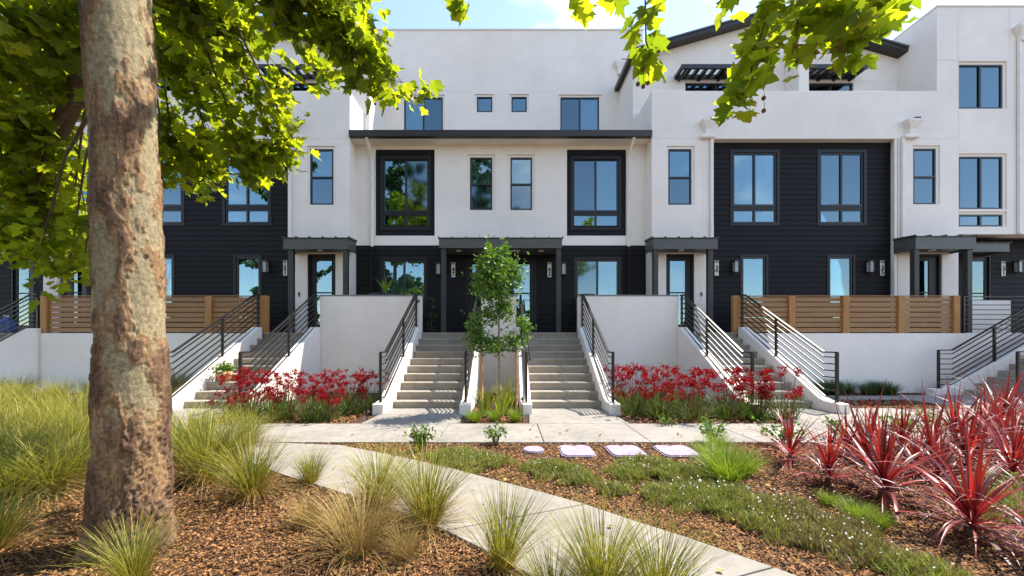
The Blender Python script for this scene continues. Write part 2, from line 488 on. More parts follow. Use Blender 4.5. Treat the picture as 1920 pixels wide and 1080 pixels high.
# pads from the pavement to each stair foot
def pad(xa, xb, fx0, fx1, label):
    m = MB().poly([(fx0, 6.75, 0.0038), (fx1, 6.75, 0.0038), (xb, FOOT + 0.1, 0.0038), (xa, FOOT + 0.1, 0.0038)])
    o = tag(m.build('entry_path', 'joint_sand'), label, 'path', kind='structure')
    ym = 7.55
    def lx(y): t = (y - 6.75) / (FOOT - 6.75); return fx0 + (xa - fx0) * t
    def rx(y): t = (y - 6.75) / (FOOT - 6.75); return fx1 + (xb - fx1) * t
    slab([(lx(6.75), 6.75), (rx(6.75), 6.75), (rx(ym), ym), (lx(ym), ym)], o)
    slab([(lx(ym), ym), (rx(ym), ym), (rx(FOOT + 0.05), FOOT + 0.05), (lx(FOOT + 0.05), FOOT + 0.05)], o)

# ------------------------------------------------------------------ stairs, cheek walls, railings
def stair(xa, xb, label, pad_label, fl=0.12):
    t = empty('entry_stair', ((xa + xb) / 2, FOOT, 0))
    tag(t, label, 'stairs', 'concrete entry stairs with white side walls')
    for k in range(10):
        y0 = FOOT + k * STEP_T; z = (k + 1) * STEP_R
        m = MB()
        y_back = y0 + STEP_T + (0.04 if k < 9 else 0.5)
        top = [(y0 - 0.024, z - 0.012), (y0 - 0.018, z), (y_back, z), (y_back, z - 0.045), (y0 - 0.02, z - 0.045)]
        if k == 9: y_back = EDGE + 0.14; top = [(y0 - 0.024, z - 0.012), (y0 - 0.018, z), (y_back, z), (y_back, z - 0.045), (y0 - 0.02, z - 0.045)]
        m.prism(top, 'x', xa + 0.003, xb - 0.003)
        m.prism([(y0 - 0.004, z - 0.046), (y0 + 0.15, z - 0.046), (y0 + 0.15, z - STEP_R - 0.05), (y0 + 0.014, z - STEP_R - 0.05)], 'x', xa + 0.003, xb - 0.003)
        m.build('step', 'step_concrete', t)
    for (c0, c1) in ((xa - 0.22, xa), (xb, xb + 0.22)):
        m = MB()
        m.prism([(7.62, -0.1), (EDGE - 0.07, -0.1), (EDGE - 0.07, LAND + 0.15), (EDGE - 0.2, LAND + 0.15), (8.12, 0.27), (8.0, 0.24), (7.62, 0.22)], 'x', c0, c1)
        m.build('cheek_wall', 'stucco', t, bevel=0.012)
    pad(xa - 0.02, xb + 0.02, xa - fl, xb + fl, pad_label)
    return t

def railing(pts, post_at, label, hgt=1.03, nbar=7, name='stair_railing', group='black metal railings on the entry stairs'):
    """pts: points along the foot of the railing; one sloping guard with a top rail and parallel bars"""
    t = empty(name, pts[0]); tag(t, label, 'railing', group)
    for (p, dz) in post_at:
        MB().bar((p[0], p[1], p[2] - 0.02), (p[0], p[1], p[2] + hgt + dz), 0.048, 0.048).build('post', 'rail', t)
        MB().box(p[0] - 0.05, p[0] + 0.05, p[1] - 0.05, p[1] + 0.05, p[2] - 0.004, p[2] + 0.012).build('base_plate', 'rail', t)
    m = MB()
    for a, b in zip(pts[:-1], pts[1:]):
        m.bar((a[0], a[1], a[2] + hgt), (b[0], b[1], b[2] + hgt), 0.05, 0.028)
    m.build('top_rail', 'rail', t)
    for k in range(nbar):
        h = 0.10 + k * (hgt - 0.20) / (nbar - 1)
        m = MB()
        for a, b in zip(pts[:-1], pts[1:]):
            m.bar((a[0], a[1], a[2] + h), (b[0], b[1], b[2] + h), 0.022)
        m.build('bar', 'rail', t)
    return t

def stair_rail(x, label, grip=0):
    pts = [(x, 7.80, 0.215), (x, 8.12, 0.215), (x, EDGE - 0.22, LAND + 0.03), (x, EDGE - 0.02, LAND + 0.03)]
    ym = 9.55; zm = 0.215 + (ym - 8.12) / (EDGE - 0.22 - 8.12) * (LAND + 0.03 - 0.215)
    t = railing(pts, [(pts[0], 0), ((x, ym, zm + 0.07), -0.07), ((x, EDGE - 0.1, LAND + 0.13), -0.1)], label)
    if grip:
        # round hand grip on brackets along the walking side
        gx = x + grip * 0.09
        m = MB(); m.tube([(gx, 7.9, 1.10), (gx, 8.12, 1.10), (gx, EDGE - 0.25, LAND + 0.90), (gx, EDGE - 0.05, LAND + 0.90)], 0.017, 8)
        o = m.build('hand_grip', 'rail', t, smooth=True)
        for yy, zz in ((8.0, 1.10), (9.55, 1.85), (EDGE - 0.12, LAND + 0.9)):
            MB().bar((x, yy, zz - 0.02), (gx, yy, zz - 0.02), 0.014).build('bracket', 'rail', t)
    return t

S = {'951': (-6.93, -5.50), '947': (-2.43, -0.92), '943': (0.53, 2.07), '939': (5.12, 6.62)}
stair(*S['951'], 'concrete entry stair with a wicker flower pot standing on it', 'concrete pad in front of the stair with the wicker pot')
stair(*S['947'], 'concrete entry stair between the young tree and the wall with the agave planter', 'concrete pad of the stair between young tree and agave planter wall')
stair(*S['943'], 'concrete entry stair between the young tree and the wall without agave', 'concrete pad of the stair between young tree and plain guard wall')
stair(*S['939'], 'concrete entry stair next to the fully visible slatted fence', 'concrete pad of the stair next to the fully visible slatted fence')
stair_rail(-7.04, 'black railing between the wicker pot stair and the slatted fence behind the trunk')
stair_rail(-5.39, 'black railing between the wicker pot stair and the red flower bed')
stair_rail(-2.54, 'black railing with round hand grip, below the wall with the agave planter', 1)
stair_rail(-0.81, 'black railing without hand grip, beside the young tree')
stair_rail(0.42, 'black railing with round hand grip, beside the young tree', 1)
stair_rail(2.18, 'black railing without hand grip, on the middle stair beside red flowers')
stair_rail(5.01, 'black railing between red flowers and the stair by the fully visible fence')
stair_rail(6.73, 'black railing sloping down in front of the fully visible slatted fence')

# landing floor and the white walls under and around it
def flat_box(name, mat, dims, label, cat, kind=None, group=None, bevel=0.01, cap=None):
    m = MB(); m.box(*dims)
    o = m.build(name, mat, None, bevel=bevel)
    tag(o, label, cat, group, kind)
    if cap:
        c = MB(); c.box(dims[0] - 0.012, dims[1] + 0.012, dims[2] - 0.014, dims[3] + 0.014, dims[5] + 0.001, dims[5] + 0.036)
        c.build('cap', cap, o, bevel=0.004)
    return o
flat_box('landing', 'step_concrete', (-19, 19, EDGE + 0.15, 14.0, 1.3, LAND), 'raised concrete landing in front of the doors', 'landing', 'structure')
GT = 2.76
flat_box('guard_wall', 'stucco', (-5.30, -2.41, EDGE - 0.06, EDGE + 0.14, -0.1, GT), 'white stucco guard wall with dark cap below the potted agave', 'wall', group='white guard walls', cap='wall_cap')
flat_box('guard_wall', 'stucco', (-0.70, 0.31, EDGE - 0.06, EDGE + 0.14, -0.1, GT), 'narrow white stucco wall behind the staked young tree', 'wall', group='white guard walls', cap='wall_cap')
flat_box('guard_wall', 'stucco', (2.07, 4.93, EDGE - 0.06, EDGE + 0.14, -0.1, GT), 'white stucco guard wall with dark cap and no agave above it', 'wall', group='white guard walls', cap='wall_cap')
flat_box('retaining_wall', 'stucco', (6.84, 13.15, EDGE - 0.05, EDGE + 0.15, -0.1, 1.70), 'low white wall carrying the fully visible slatted fence, dark grass at its foot', 'wall', group='low white walls under the fences')
flat_box('retaining_wall', 'stucco', (-13.3, -7.15, EDGE - 0.05, EDGE + 0.15, -0.1, 1.70), 'low white wall carrying the slatted fence behind the sycamore trunk', 'wall', group='low white walls under the fences')

# slatted fences
def fence(x0, x1, posts, label):
    t = empty('slatted_fence', ((x0 + x1) / 2, EDGE, 1.70)); tag(t, label, 'fence', 'slatted timber fences')
    ys = EDGE + 0.06
    for px_ in posts:
        MB().box(px_ - 0.09, px_ + 0.09, ys - 0.075, ys + 0.055, 1.704, 2.785).build('post', 'cedar', t, bevel=0.006)
    ps = sorted(posts)
    for a, b in zip(ps[:-1], ps[1:]):
        for k in range(7):
            z0 = 1.735 + k * 0.1465
            dz = R.uniform(-0.003, 0.003)
            MB().box(a + 0.093, b - 0.093, ys - 0.012 + R.uniform(-.004, .004), ys + 0.014, z0 + dz, z0 + 0.124 + dz).build('slat', 'slat_wood', t, bevel=0.004)
    for k in range(len(ps) - 1):
        MB().box(ps[k] + 0.093, ps[k + 1] - 0.093, ys - 0.04, ys + 0.04, 2.762, 2.787).build('top_board', 'slat_wood', t, bevel=0.003)
fence(6.62, 12.95, [6.62, 8.22, 9.77, 11.36, 12.94], 'slatted timber fence fully in view on a low white wall')
fence(-13.25, -6.9, [-13.25, -11.67, -10.08, -8.53, -6.93], 'slatted timber fence partly hidden behind the sycamore trunk')

# far stairs at the right, running along the front
t5 = empty('side_stair', (12.3, 9.6, 0)); tag(t5, 'concrete stair rising sideways beside the red cordylines', 'stairs')
for k in range(9):
    x0 = 12.35 + k * 0.30; z = (k + 1) * STEP_R
    MB().box(x0, x0 + 0.36, 8.95, 10.33, z - 0.24, z).build('step', 'step_concrete', t5, bevel=0.008)
for (c0, c1) in ((10.34, 10.56), (8.72, 8.94)):
    m = MB(); m.prism([(11.55, -0.1), (16.0, -0.1), (16.0, 2.0), (15.2, 2.0), (12.15, 0.30), (11.95, 0.2), (11.55, 0.18)], 'y', c0, c1)
    m.build('cheek_wall', 'stucco', t5, bevel=0.012)
for yy, lab in ((10.45, 'black railing on the sideways stair, on its house side'), (8.83, 'black railing on the sideways stair, on its garden side')):
    railing([(11.78, yy, 0.2), (12.15, yy, 0.2), (15.2, yy, 1.95)], [((11.78, yy, 0.2), 0), ((13.3, yy, 0.93), -0.07), ((15.1, yy, 1.95), -0.06)], lab, group='black railings on the sideways stair')
railing([(13.12, 11.0, LAND), (18.5, 11.0, LAND)], [((13.12, 11.0, LAND), 0), ((15.2, 11.0, LAND), 0), ((17.5, 11.0, LAND), 0)], 'level black railing adjoining the end of the slatted fence', name='landing_railing', group=None)
flat_box('retaining_wall', 'stucco', (13.16, 19, EDGE - 0.04, EDGE + 0.14, -0.1, LAND - 0.01), 'low white wall under the level black railing', 'wall', group='low white walls under the fences')
flat_box('porch_wall', 'stucco', (13.9, 15.2, 11.55, 11.7, LAND, LAND + 0.98), 'short white wall behind the level black railing', 'wall')
# stair at the far left, going down to the left
t0 = empty('side_stair', (-15, 11.8, 0)); tag(t0, 'concrete stair descending behind a white wall near the blue bottle', 'stairs')
for k in range(9):
    x1 = -13.9 - k * 0.3
    MB().box(x1 - 0.36, x1, 11.15, 12.2, LAND - k * STEP_R - 0.4, LAND - k * STEP_R - 0.02).build('step', 'step_concrete', t0, bevel=0.008)
m = MB(); m.prism([(-13.31, -0.1), (-13.31, 1.84), (-13.6, 1.84), (-17, 0.05), (-17, -0.1)], 'y', EDGE - 0.13, EDGE + 0.12)
m.build('cheek_wall', 'stucco', t0, bevel=0.012)
railing([(-13.42, EDGE, 1.84), (-13.62, EDGE, 1.84), (-16.8, EDGE, 0.16)], [((-13.42, EDGE, 1.84), -0.1), ((-15.2, EDGE, 1.0), 0), ((-16.8, EDGE, 0.16), 0)], 'black railing sloping down past the blue bottle', hgt=0.98, group=None)

# ------------------------------------------------------------------ the townhouses
def wall(mb, Y, x0, x1, z0, z1, holes=(), depth=0.1, side=0.3):
    """front face with rectangular openings, their reveals, and closed ends"""
    hs = [(min(M(a), M(b)), max(M(a), M(b)), c, d) for a, b, c, d in holes]
    x0, x1 = sorted((M(x0), M(x1)))
    xs = sorted({x0, x1} | {v for h in hs for v in h[:2] if x0 < v < x1})
    zs = sorted({z0, z1} | {v for h in hs for v in h[2:] if z0 < v < z1})
    for a, b in zip(xs[:-1], xs[1:]):
        for c, d in zip(zs[:-1], zs[1:]):
            mx_, mz_ = (a + b) / 2, (c + d) / 2
            if any(h[0] < mx_ < h[1] and h[2] < mz_ < h[3] for h in hs): continue
            mb.poly([(a, Y, c), (b, Y, c), (b, Y, d), (a, Y, d)])
    for (a, b, c, d) in hs:
        Yd = Y + depth
        mb.poly([(a, Y, c), (a, Y, d), (a, Yd, d), (a, Yd, c)])
        mb.poly([(b, Y, d), (b, Y, c), (b, Yd, c), (b, Yd, d)])
        mb.poly([(a, Y, d), (b, Y, d), (b, Yd, d), (a, Yd, d)])
        mb.poly([(a, Y, c), (a, Yd, c), (b, Yd, c), (b, Y, c)])
    if side:
        Yb = Y + side
        mb.poly([(x0, Y, z0), (x0, Y, z1), (x0, Yb, z1), (x0, Yb, z0)])
        mb.poly([(x1, Y, z1), (x1, Y, z0), (x1, Yb, z0), (x1, Yb, z1)])
        mb.poly([(x0, Y, z1), (x1, Y, z1), (x1, Yb, z1), (x0, Yb, z1)])
        mb.poly([(x0, Y, z0), (x0, Yb, z0), (x1, Yb, z0), (x1, Y, z0)])

def bx(mb, x0, x1, *r): mb.box(M(x0), M(x1), *r)

def core(h, x0, x1, y0, y1, z0, z1):
    m = MB(); bx(m, x0, x1, y0, y1, z0, z1)
    return m.build('inner_room', 'interior', h)

def window(h, Y, x0, x1, z0, z1, style='slider', screen=None, curtain=None, fw=0.05, name='window'):
    """dark frame with its own panes; Y is the front of the frame"""
    m = MB(); yb = Y + 0.07
    bx(m, x0, x0 + fw, Y, yb, z0, z1); bx(m, x1 - fw, x1, Y, yb, z0, z1)
    bx(m, x0 + fw, x1 - fw, Y, yb, z1 - fw, z1); bx(m, x0 + fw, x1 - fw, Y, yb, z0, z0 + fw)
    cells = []
    xi0, xi1, zi0, zi1 = x0 + fw, x1 - fw, z0 + fw, z1 - fw
    if style in ('slider', 'pair'):
        xm = (x0 + x1) / 2
        bx(m, xm - 0.03, xm + 0.03, Y - 0.008, yb - 0.01, zi0, zi1)
        cells = [(xi0, xm - 0.03, zi0, zi1), (xm + 0.03, xi1, zi0, zi1)]
    elif style == 'hung':
        zm = z0 + (z1 - z0) * 0.49
        bx(m, xi0, xi1, Y - 0.008, yb - 0.01, zm - 0.028, zm + 0.028)
        cells = [(xi0, xi1, zi0, zm - 0.028), (xi0, xi1, zm + 0.028, zi1)]
    else:
        cells = [(xi0, xi1, zi0, zi1)]
    w = m.build(name, 'frame', h, bevel=0.004)
    for i, (a, b, c, d) in enumerate(cells):
        p = MB(); bx(p, a, b, Y + 0.03, Y + 0.038, c, d)
        p.build('pane', 'glass_screen' if screen == i else 'glass', w)
    for cu in ([curtain] if isinstance(curtain, int) else (curtain or [])):
        a, b, c, d = cells[cu]
        p = MB(); n = 24
        pts = []
        for k in range(n + 1):
            xx = a + (b - a) * k / n
            pts.append((M(xx), Y + 0.15 + 0.025 * math.sin(k * 2.1) + 0.01 * math.sin(k * 0.7)))
        for (p0, p1) in zip(pts[:-1], pts[1:]):
            p.poly([(p0[0], p0[1], c), (p1[0], p1[1], c), (p1[0], p1[1], d), (p0[0], p0[1], d)])
        p.build('curtain', 'curtain', w)
    return w

def recess(mb, holes, Y, margin=0.075, d1=0.045, d2=0.05):
    """the shallow plaster margin round each window: returns the openings for the outer wall"""
    outer = []
    for (a, b, c, d) in holes:
        outer.append((a - margin, b + margin, c - margin * 0.4, d + margin))
        wall(mb, Y + d1, a - margin, b + margin, c - margin * 0.4, d + margin, [(a, b, c, d)], d2, 0)
    return outer

BOARD = None
def boards(h, Y, x0, x1, z0, z1, holes=(), pitch=0.163):
    """lapped siding boards, each its own piece, cut round the openings"""
    global BOARD
    if BOARD is None:
        b = MB(); b.prism([(0.0, 0.0), (-0.024, 0.0), (-0.024, 0.006), (-0.006, pitch + 0.012), (0.0, pitch + 0.012)], 'x', -0.5, 0.5)
        BOARD = b.mesh('siding_board', 'siding')
    bk = MB(); wall(bk, Y, x0, x1, z0, z1, holes, 0.05, 0.2); bk.build('siding_backing', 'siding_back', h)
    hs = [(min(M(a), M(b)), max(M(a), M(b)), c, d) for a, b, c, d in holes]
    x0, x1 = sorted((M(x0), M(x1)))
    n = int(round((z1 - z0) / pitch)); ph = (z1 - z0) / n
    for k in range(n):
        zc = z0 + (k + 0.5) * ph
        segs = [(x0, x1)]
        for (a, b, c, d) in hs:
            if c < zc < d:
                ns = []
                for (p, q) in segs:
                    if a > p: ns.append((p, min(q, a)))
                    if b < q: ns.append((max(p, b), q))
                    if b <= p or a >= q:
                        pass
                segs = [s for s in ns if s[1] - s[0] > 0.02]
        for (p, q) in segs:
            link('siding_board', BOARD, h, loc=Vector(((p + q) / 2, Y - 0.001, z0 + k * ph)) - Vector(h.location), scale=(q - p - 0.004, 1, ph / pitch * (0.97 if k == n - 1 else 1)))

def trim(h, Y, a, b, c, d, w=0.09, t=0.034):
    m = MB()
    bx(m, a - w, a, Y - t, Y + 0.05, c - w, d + w); bx(m, b, b + w, Y - t, Y + 0.05, c - w, d + w)
    bx(m, a, b, Y - t, Y + 0.05, d, d + w); bx(m, a, b, Y - t, Y + 0.05, c - w, c)
    m.build('window_trim', 'dark_trim', h, bevel=0.004)

def door(h, Y, x0, x1, z0, z1, glass_x):
    m = MB(); f = 0.06
    bx(m, x0, x0 + f, Y, Y + 0.12, z0, z1); bx(m, x1 - f, x1, Y, Y + 0.12, z0, z1); bx(m, x0 + f, x1 - f, Y, Y + 0.12, z1 - f, z1)
    g0, g1 = glass_x
    zt, zb = z1 - f - 0.14, z0 + 0.28
    yy = (Y + 0.05, Y + 0.1)
    bx(m, x0 + f, g0, *yy, z0, z1 - f); bx(m, g1, x1 - f, *yy, z0, z1 - f)
    bx(m, g0, g1, *yy, zt, z1 - f); bx(m, g0, g1, *yy, z0, zb)
    zm = zb + (zt - zb) * 0.5
    bx(m, g0, g1, yy[0] + 0.005, yy[1], zm - 0.02, zm + 0.02)
    o = m.build('door', 'dark_trim', h, bevel=0.004)
    for c, d in ((zb, zm - 0.02), (zm + 0.02, zt)):
        p = MB(); bx(p, g0, g1, Y + 0.07, Y + 0.078, c, d); p.build('pane', 'glass', o)
    k = MB(); hx = x0 + f + 0.07
    k.bar((M(hx), Y + 0.02, z0 + 0.95), (M(hx), Y + 0.02, z0 + 1.2), 0.025); k.bar((M(hx), Y + 0.05, z0 + 1.07), (M(hx), Y + 0.02, z0 + 1.07), 0.02)
    k.build('handle', 'black', o)
    return o

def canopy(h, x0, x1, yf, yb, z0, z1, posts, lights=(), yp=None):
    m = MB()
    a, b = sorted((M(x0), M(x1)))
    m.prism([(yf, z0), (yf, z1), (yb, z1 + 0.05), (yb, z0 + 0.05), (yf + 0.03, z0 + 0.05), (yf + 0.03, z0)], 'x', a, b)
    m.box(a, a + 0.03, yf + 0.031, yb, z0, z0 + 0.049); m.box(b - 0.03, b, yf + 0.031, yb, z0, z0 + 0.049)
    o = m.build('canopy', 'canopy_metal', h, bevel=0.004)
    r = MB(); r.prism([(yf - 0.03, z1 + 0.002), (yf - 0.03, z1 + 0.022), (yb, z1 + 0.075), (yb, z1 + 0.052)], 'x', a - 0.03, b + 0.03)
    n = max(3, int(round((b - a) / 0.42)))
    for k in range(n + 1):
        xx = a - 0.02 + (b - a + 0.04) * k / n
        r.prism([(yf - 0.03, z1 + 0.02), (yf - 0.03, z1 + 0.062), (yb, z1 + 0.11), (yb, z1 + 0.07)], 'x', xx - 0.008, xx + 0.008)
    r.build('seam_roof', 'post_metal', o)
    for (lx, ly) in lights:
        c = MB(); c.lathe([(0.0, z0 + 0.03), (0.075, z0 + 0.03), (0.085, z0 + 0.048), (0.085, z0 + 0.052)], M(lx), ly); c.build('light', 'white_metal', o)
    for p in posts:
        q = MB(); bx(q, p - 0.07, p + 0.07, (yp or yf) + 0.04, (yp or yf) + 0.18, LAND - 0.002, z0 + 0.045); q.build('post', 'post_metal', h, bevel=0.005)
    return o

def sconce(x, Y, z, label):
    x = M(x)
    t = empty('wall_lantern', (x, Y, z)); tag(t, label, 'lantern', 'dark wall lanterns by the doors')
    m = MB(); m.box(x - 0.06, x + 0.06, Y - 0.03, Y, z - 0.12, z + 0.2); m.box(x - 0.075, x + 0.075, Y - 0.17, Y - 0.03, z + 0.15, z + 0.19); m.box(x - 0.075, x + 0.075, Y - 0.17, Y - 0.03, z - 0.2, z - 0.175)
    for i in (-1, 1):
        m.box(x + i * 0.065 - 0.008, x + i * 0.065 + 0.008, Y - 0.168, Y - 0.152, z - 0.175, z + 0.15)
    m.build('housing', 'frame', t, bevel=0.003)
    g = MB(); g.box(x - 0.055, x + 0.055, Y - 0.15, Y - 0.031, z - 0.174, z + 0.149); g.build('lamp_glass', 'lantern_glass', t)

def number(x, Y, zc, text, where):
    x = M(x)
    hh = 0.48
    t = empty('house_number', (x, Y, zc)); tag(t, 'cream number plate reading ' + text + ' ' + where, 'number plate')
    MB().box(x - 0.062, x + 0.062, Y - 0.02, Y, zc - hh / 2, zc + hh / 2).build('plate', 'number_plate', t, bevel=0.003)
    for i, ch in enumerate(text):
        cu = bpy.data.curves.new('digit', 'FONT'); cu.body = ch; cu.size = 0.195; cu.align_x = 'CENTER'; cu.align_y = 'CENTER'; cu.extrude = 0.004; cu.offset = 0.006
        tmp = bpy.data.objects.new('digit_tmp', cu); COL.objects.link(tmp)
        bpy.context.view_layer.update()
        me = bpy.data.meshes.new_from_object(tmp.evaluated_get(bpy.context.evaluated_depsgraph_get()))
        bpy.data.objects.remove(tmp)
        me.materials.clear(); me.materials.append(MAT['black'])
        link('digit', me, t, loc=Vector((x, Y - 0.024, zc + (1 - i) * 0.15)) - Vector(t.location), rot=(math.radians(90), 0, 0))

def downspout(h, pts, r=0.045):
    m = MB(); P = [(M(p[0]), p[1], p[2]) for p in pts]
    for a, b in zip(P[:-1], P[1:]): m.bar(a, b, 0.085, 0.07)
    return m.build('downspout', 'white_metal', h, bevel=0.006)

def rain_head(h, x, Y, z):
    m = MB()
    xa = M(x)
    n = len(m.v)
    for (w, zz, d) in ((0.09, z - 0.40, 0.12), (0.10, z - 0.22, 0.13), (0.24, z, 0.22), (0.26, z + 0.05, 0.22)):
        m.v += [(xa - w, Y - d, zz), (xa + w, Y - d, zz), (xa + w, Y, zz), (xa - w, Y, zz)]
    for k in range(3):
        for i in range(4):
            j = (i + 1) % 4
            m.f.append([n + 4 * k + i, n + 4 * k + j, n + 4 * k + 4 + j, n + 4 * k + 4 + i])
    m.f.append([n + 12, n + 13, n + 14, n + 15]); m.f.append([n, n + 1, n + 2, n + 3])
    o = m.build('rain_head', 'white_metal', h)
    s = MB(); s.box(xa + 0.03, xa + 0.20, Y - 0.16, Y - 0.002, z + 0.052, z + 0.13); s.build('scupper', 'black', o)
    return o

def joints(h, Y, lines):
    """plaster control joints: thin raised beads"""
    for (x0, z0, x1, z1) in lines:
        m = MB(); a, b = sorted((M(x0), M(x1)))
        if abs(x0 - x1) < 1e-6: m.box(a - 0.006, a + 0.006, Y - 0.004, Y + 0.02, z0, z1)
        else: m.box(a, b, Y - 0.004, Y + 0.02, z0 - 0.006, z0 + 0.006)
        m.build('control_joint', 'white_metal', h)

# ---- centre house (doors 947 and 943)
hc = empty('townhouse', (-0.15, Y2, LAND))
tag(hc, 'flat-topped white townhouse with dark eaves gutter and paired doors 947 and 943', 'house')
CX0, CX1 = -4.884, 4.566
W = lambda a, b, c, d, Y: (PX(a, Y), PX(b, Y), PZ(d, Y), PZ(c, Y))     # photo box -> opening on plane Y
nar = [W(881, 923, 294, 393, Y2), W(957, 998, 294, 393, Y2)]
panels = [W(704, 815, 280, 442, Y2), W(1063, 1174, 280, 442, Y2)]
zsid = PZ(460, Y2)
m = MB()
outer = recess(m, nar, Y2)
wall(m, Y2, CX0, CX1, zsid, 7.84, outer + panels, 0.06)
m.build('front_wall', 'stucco', hc)
for i, w_ in enumerate(nar): window(hc, Y2 + 0.05, *w_, style='hung', screen=0, curtain=[0, 1] if i == 0 else None)
for i, p in enumerate(panels):
    x0, x1 = (PX(718, Y2), PX(803, Y2)) if i == 0 else (PX(1075, Y2), PX(1160, Y2))
    up = (x0, x1, PZ(396, Y2), PZ(297, Y2)); lo = (x0, x1, PZ(426, Y2), PZ(401, Y2))
    boards(hc, Y2 + 0.045, p[0], p[1], p[2], p[3], [(x0, x1, lo[2], up[3])])
    trim(hc, Y2 + 0.045, x0, x1, lo[2], up[3], 0.085)
    window(hc, Y2 + 0.04, *up, style='slider', screen=1 if i == 0 else 0)
    window(hc, Y2 + 0.04, *lo, style='pair', fw=0.04)
    mm = MB(); bx(mm, x0, x1, Y2 + 0.03, Y2 + 0.12, lo[3], up[2]); mm.build('window_rail', 'dark_trim', hc)
# ground floor siding, doors under the canopy
gw = [W(718, 797, 487, 590, Y2), W(1081, 1160, 487, 590, Y2)]
dd = [(PX(873, Y2), PX(928, Y2), LAND, PZ(478, Y2)), (PX(951, Y2), PX(1006, Y2), LAND, PZ(478, Y2))]
boards(hc, Y2 + 0.03, CX0, CX1, LAND, zsid, gw + dd)
for i, w_ in enumerate(gw):
    trim(hc, Y2 + 0.03, *w_); window(hc, Y2 + 0.025, *w_, style='slider', screen=None if i == 0 else 0, curtain=[0, 1] if i == 0 else None)
door(hc, Y2 + 0.02, *dd[0], (dd[0][0] + 0.22, dd[0][1] - 0.22)); door(hc, Y2 + 0.02, *dd[1], (dd[1][0] + 0.22, dd[1][1] - 0.22))
yc = 11.35
canopy(hc, PX(823, yc), PX(1054, yc), yc, Y2, PZ(465, yc), PZ(447, yc), [PX(831, yc), PX(1048, yc)], [(-1.45, 11.9), (0.3, 11.9), (1.1, 11.9), (-0.6, 11.9)])
core(hc, CX0 + 0.02, CX1 - 0.02, Y2 + 0.42, 19.5, LAND + 0.01, 7.8)
# eaves
m = MB(); bx(m, CX0, CX1, 12.08, Y2 + 0.02, 7.842, 7.87); m.build('soffit', 'stucco', hc)
m = MB(); m.prism([(11.93, 7.84), (11.90, 8.03), (12.10, 8.03), (12.08, 7.84)], 'x', CX0 + 0.01, CX1 - 0.01); m.build('gutter', 'gutter', hc, bevel=0.01)
m = MB(); m.prism([(12.05, 7.90), (12.05, 8.035), (14.9, 8.45), (14.9, 8.3)], 'x', CX0 + 0.02, CX1 - 0.02); m.build('roof', 'gutter', hc)
downspout(hc, [(PX(687, 12.0), 12.0, 7.86), (PX(697, 12.35), 12.40, 7.45), (PX(697, 12.42), 12.42, PZ(462, 12.42))])
downspout(hc, [(PX(1189, 12.0), 12.0, 7.86), (PX(1179, 12.35), 12.40, 7.45), (PX(1179, 12.42), 12.42, PZ(462, 12.42))])
for xx in (697, 1179):
    MB().bar((PX(xx, 12.42), 12.42, PZ(462, 12.42) - 0.01), (PX(xx, 12.42), 12.42, LAND), 0.085, 0.07).build('lower_downspout', 'siding', hc)
# third floor, set back
t3 = [W(757, 830, 181, 250, Y3), W(1051, 1124, 181, 250, Y3)]
sm = [W(894, 923, 180, 209, Y3), W(959, 988, 180, 209, Y3)]
TOP3 = PZ(57, Y3)
m = MB()
o3 = recess(m, t3 + sm, Y3)
wall(m, Y3, -5.6, 5.3, 8.3, TOP3, o3, 0.06); m.build('upper_wall', 'stucco', hc)
m = MB(); m.box(-5.63, 5.33, Y3 - 0.03, Y3 + 0.2, TOP3 + 0.001, TOP3 + 0.05); m.build('parapet_cap', 'white_metal', hc)
window(hc, Y3 + 0.05, *t3[0], style='slider', screen=1, curtain=0); window(hc, Y3 + 0.05, *t3[1], style='slider', screen=0, curtain=[0, 1])
for s_ in sm: window(hc, Y3 + 0.05, *s_, style='fixed')
core(hc, -5.55, 5.25, Y3 + 0.42, 20, 8.2, TOP3 - 0.02)
joints(hc, Y3, [(PX(928, Y3), 8.6, PX(928, Y3), TOP3), (PX(953, Y3), 8.6, PX(953, Y3), TOP3), (PX(1130, Y3), PZ(172, Y3), PX(1130, Y3), TOP3), (PX(752, Y3), PZ(172, Y3), PX(752, Y3), TOP3),
                (PX(833, Y3), PZ(172, Y3), PX(889, Y3), PZ(172, Y3)), (PX(993, Y3), PZ(172, Y3), PX(1047, Y3), PZ(172, Y3))])
joints(hc, Y2, [(PX(928, Y2), zsid + .01, PX(928, Y2), 7.83), (PX(952, Y2), zsid + .01, PX(952, Y2), 7.83), (PX(817, Y2), PZ(279, Y2), PX(817, Y2), 7.83), (PX(1061, Y2), PZ(279, Y2), PX(1061, Y2), 7.83)])
rain_head(hc, PX(1162, Y3), Y3, PZ(122, Y3))
downspout(hc, [(PX(1162, Y3), Y3 - 0.06, PZ(138, Y3)), (PX(1164, Y3), Y3 - 0.06, 8.5)])

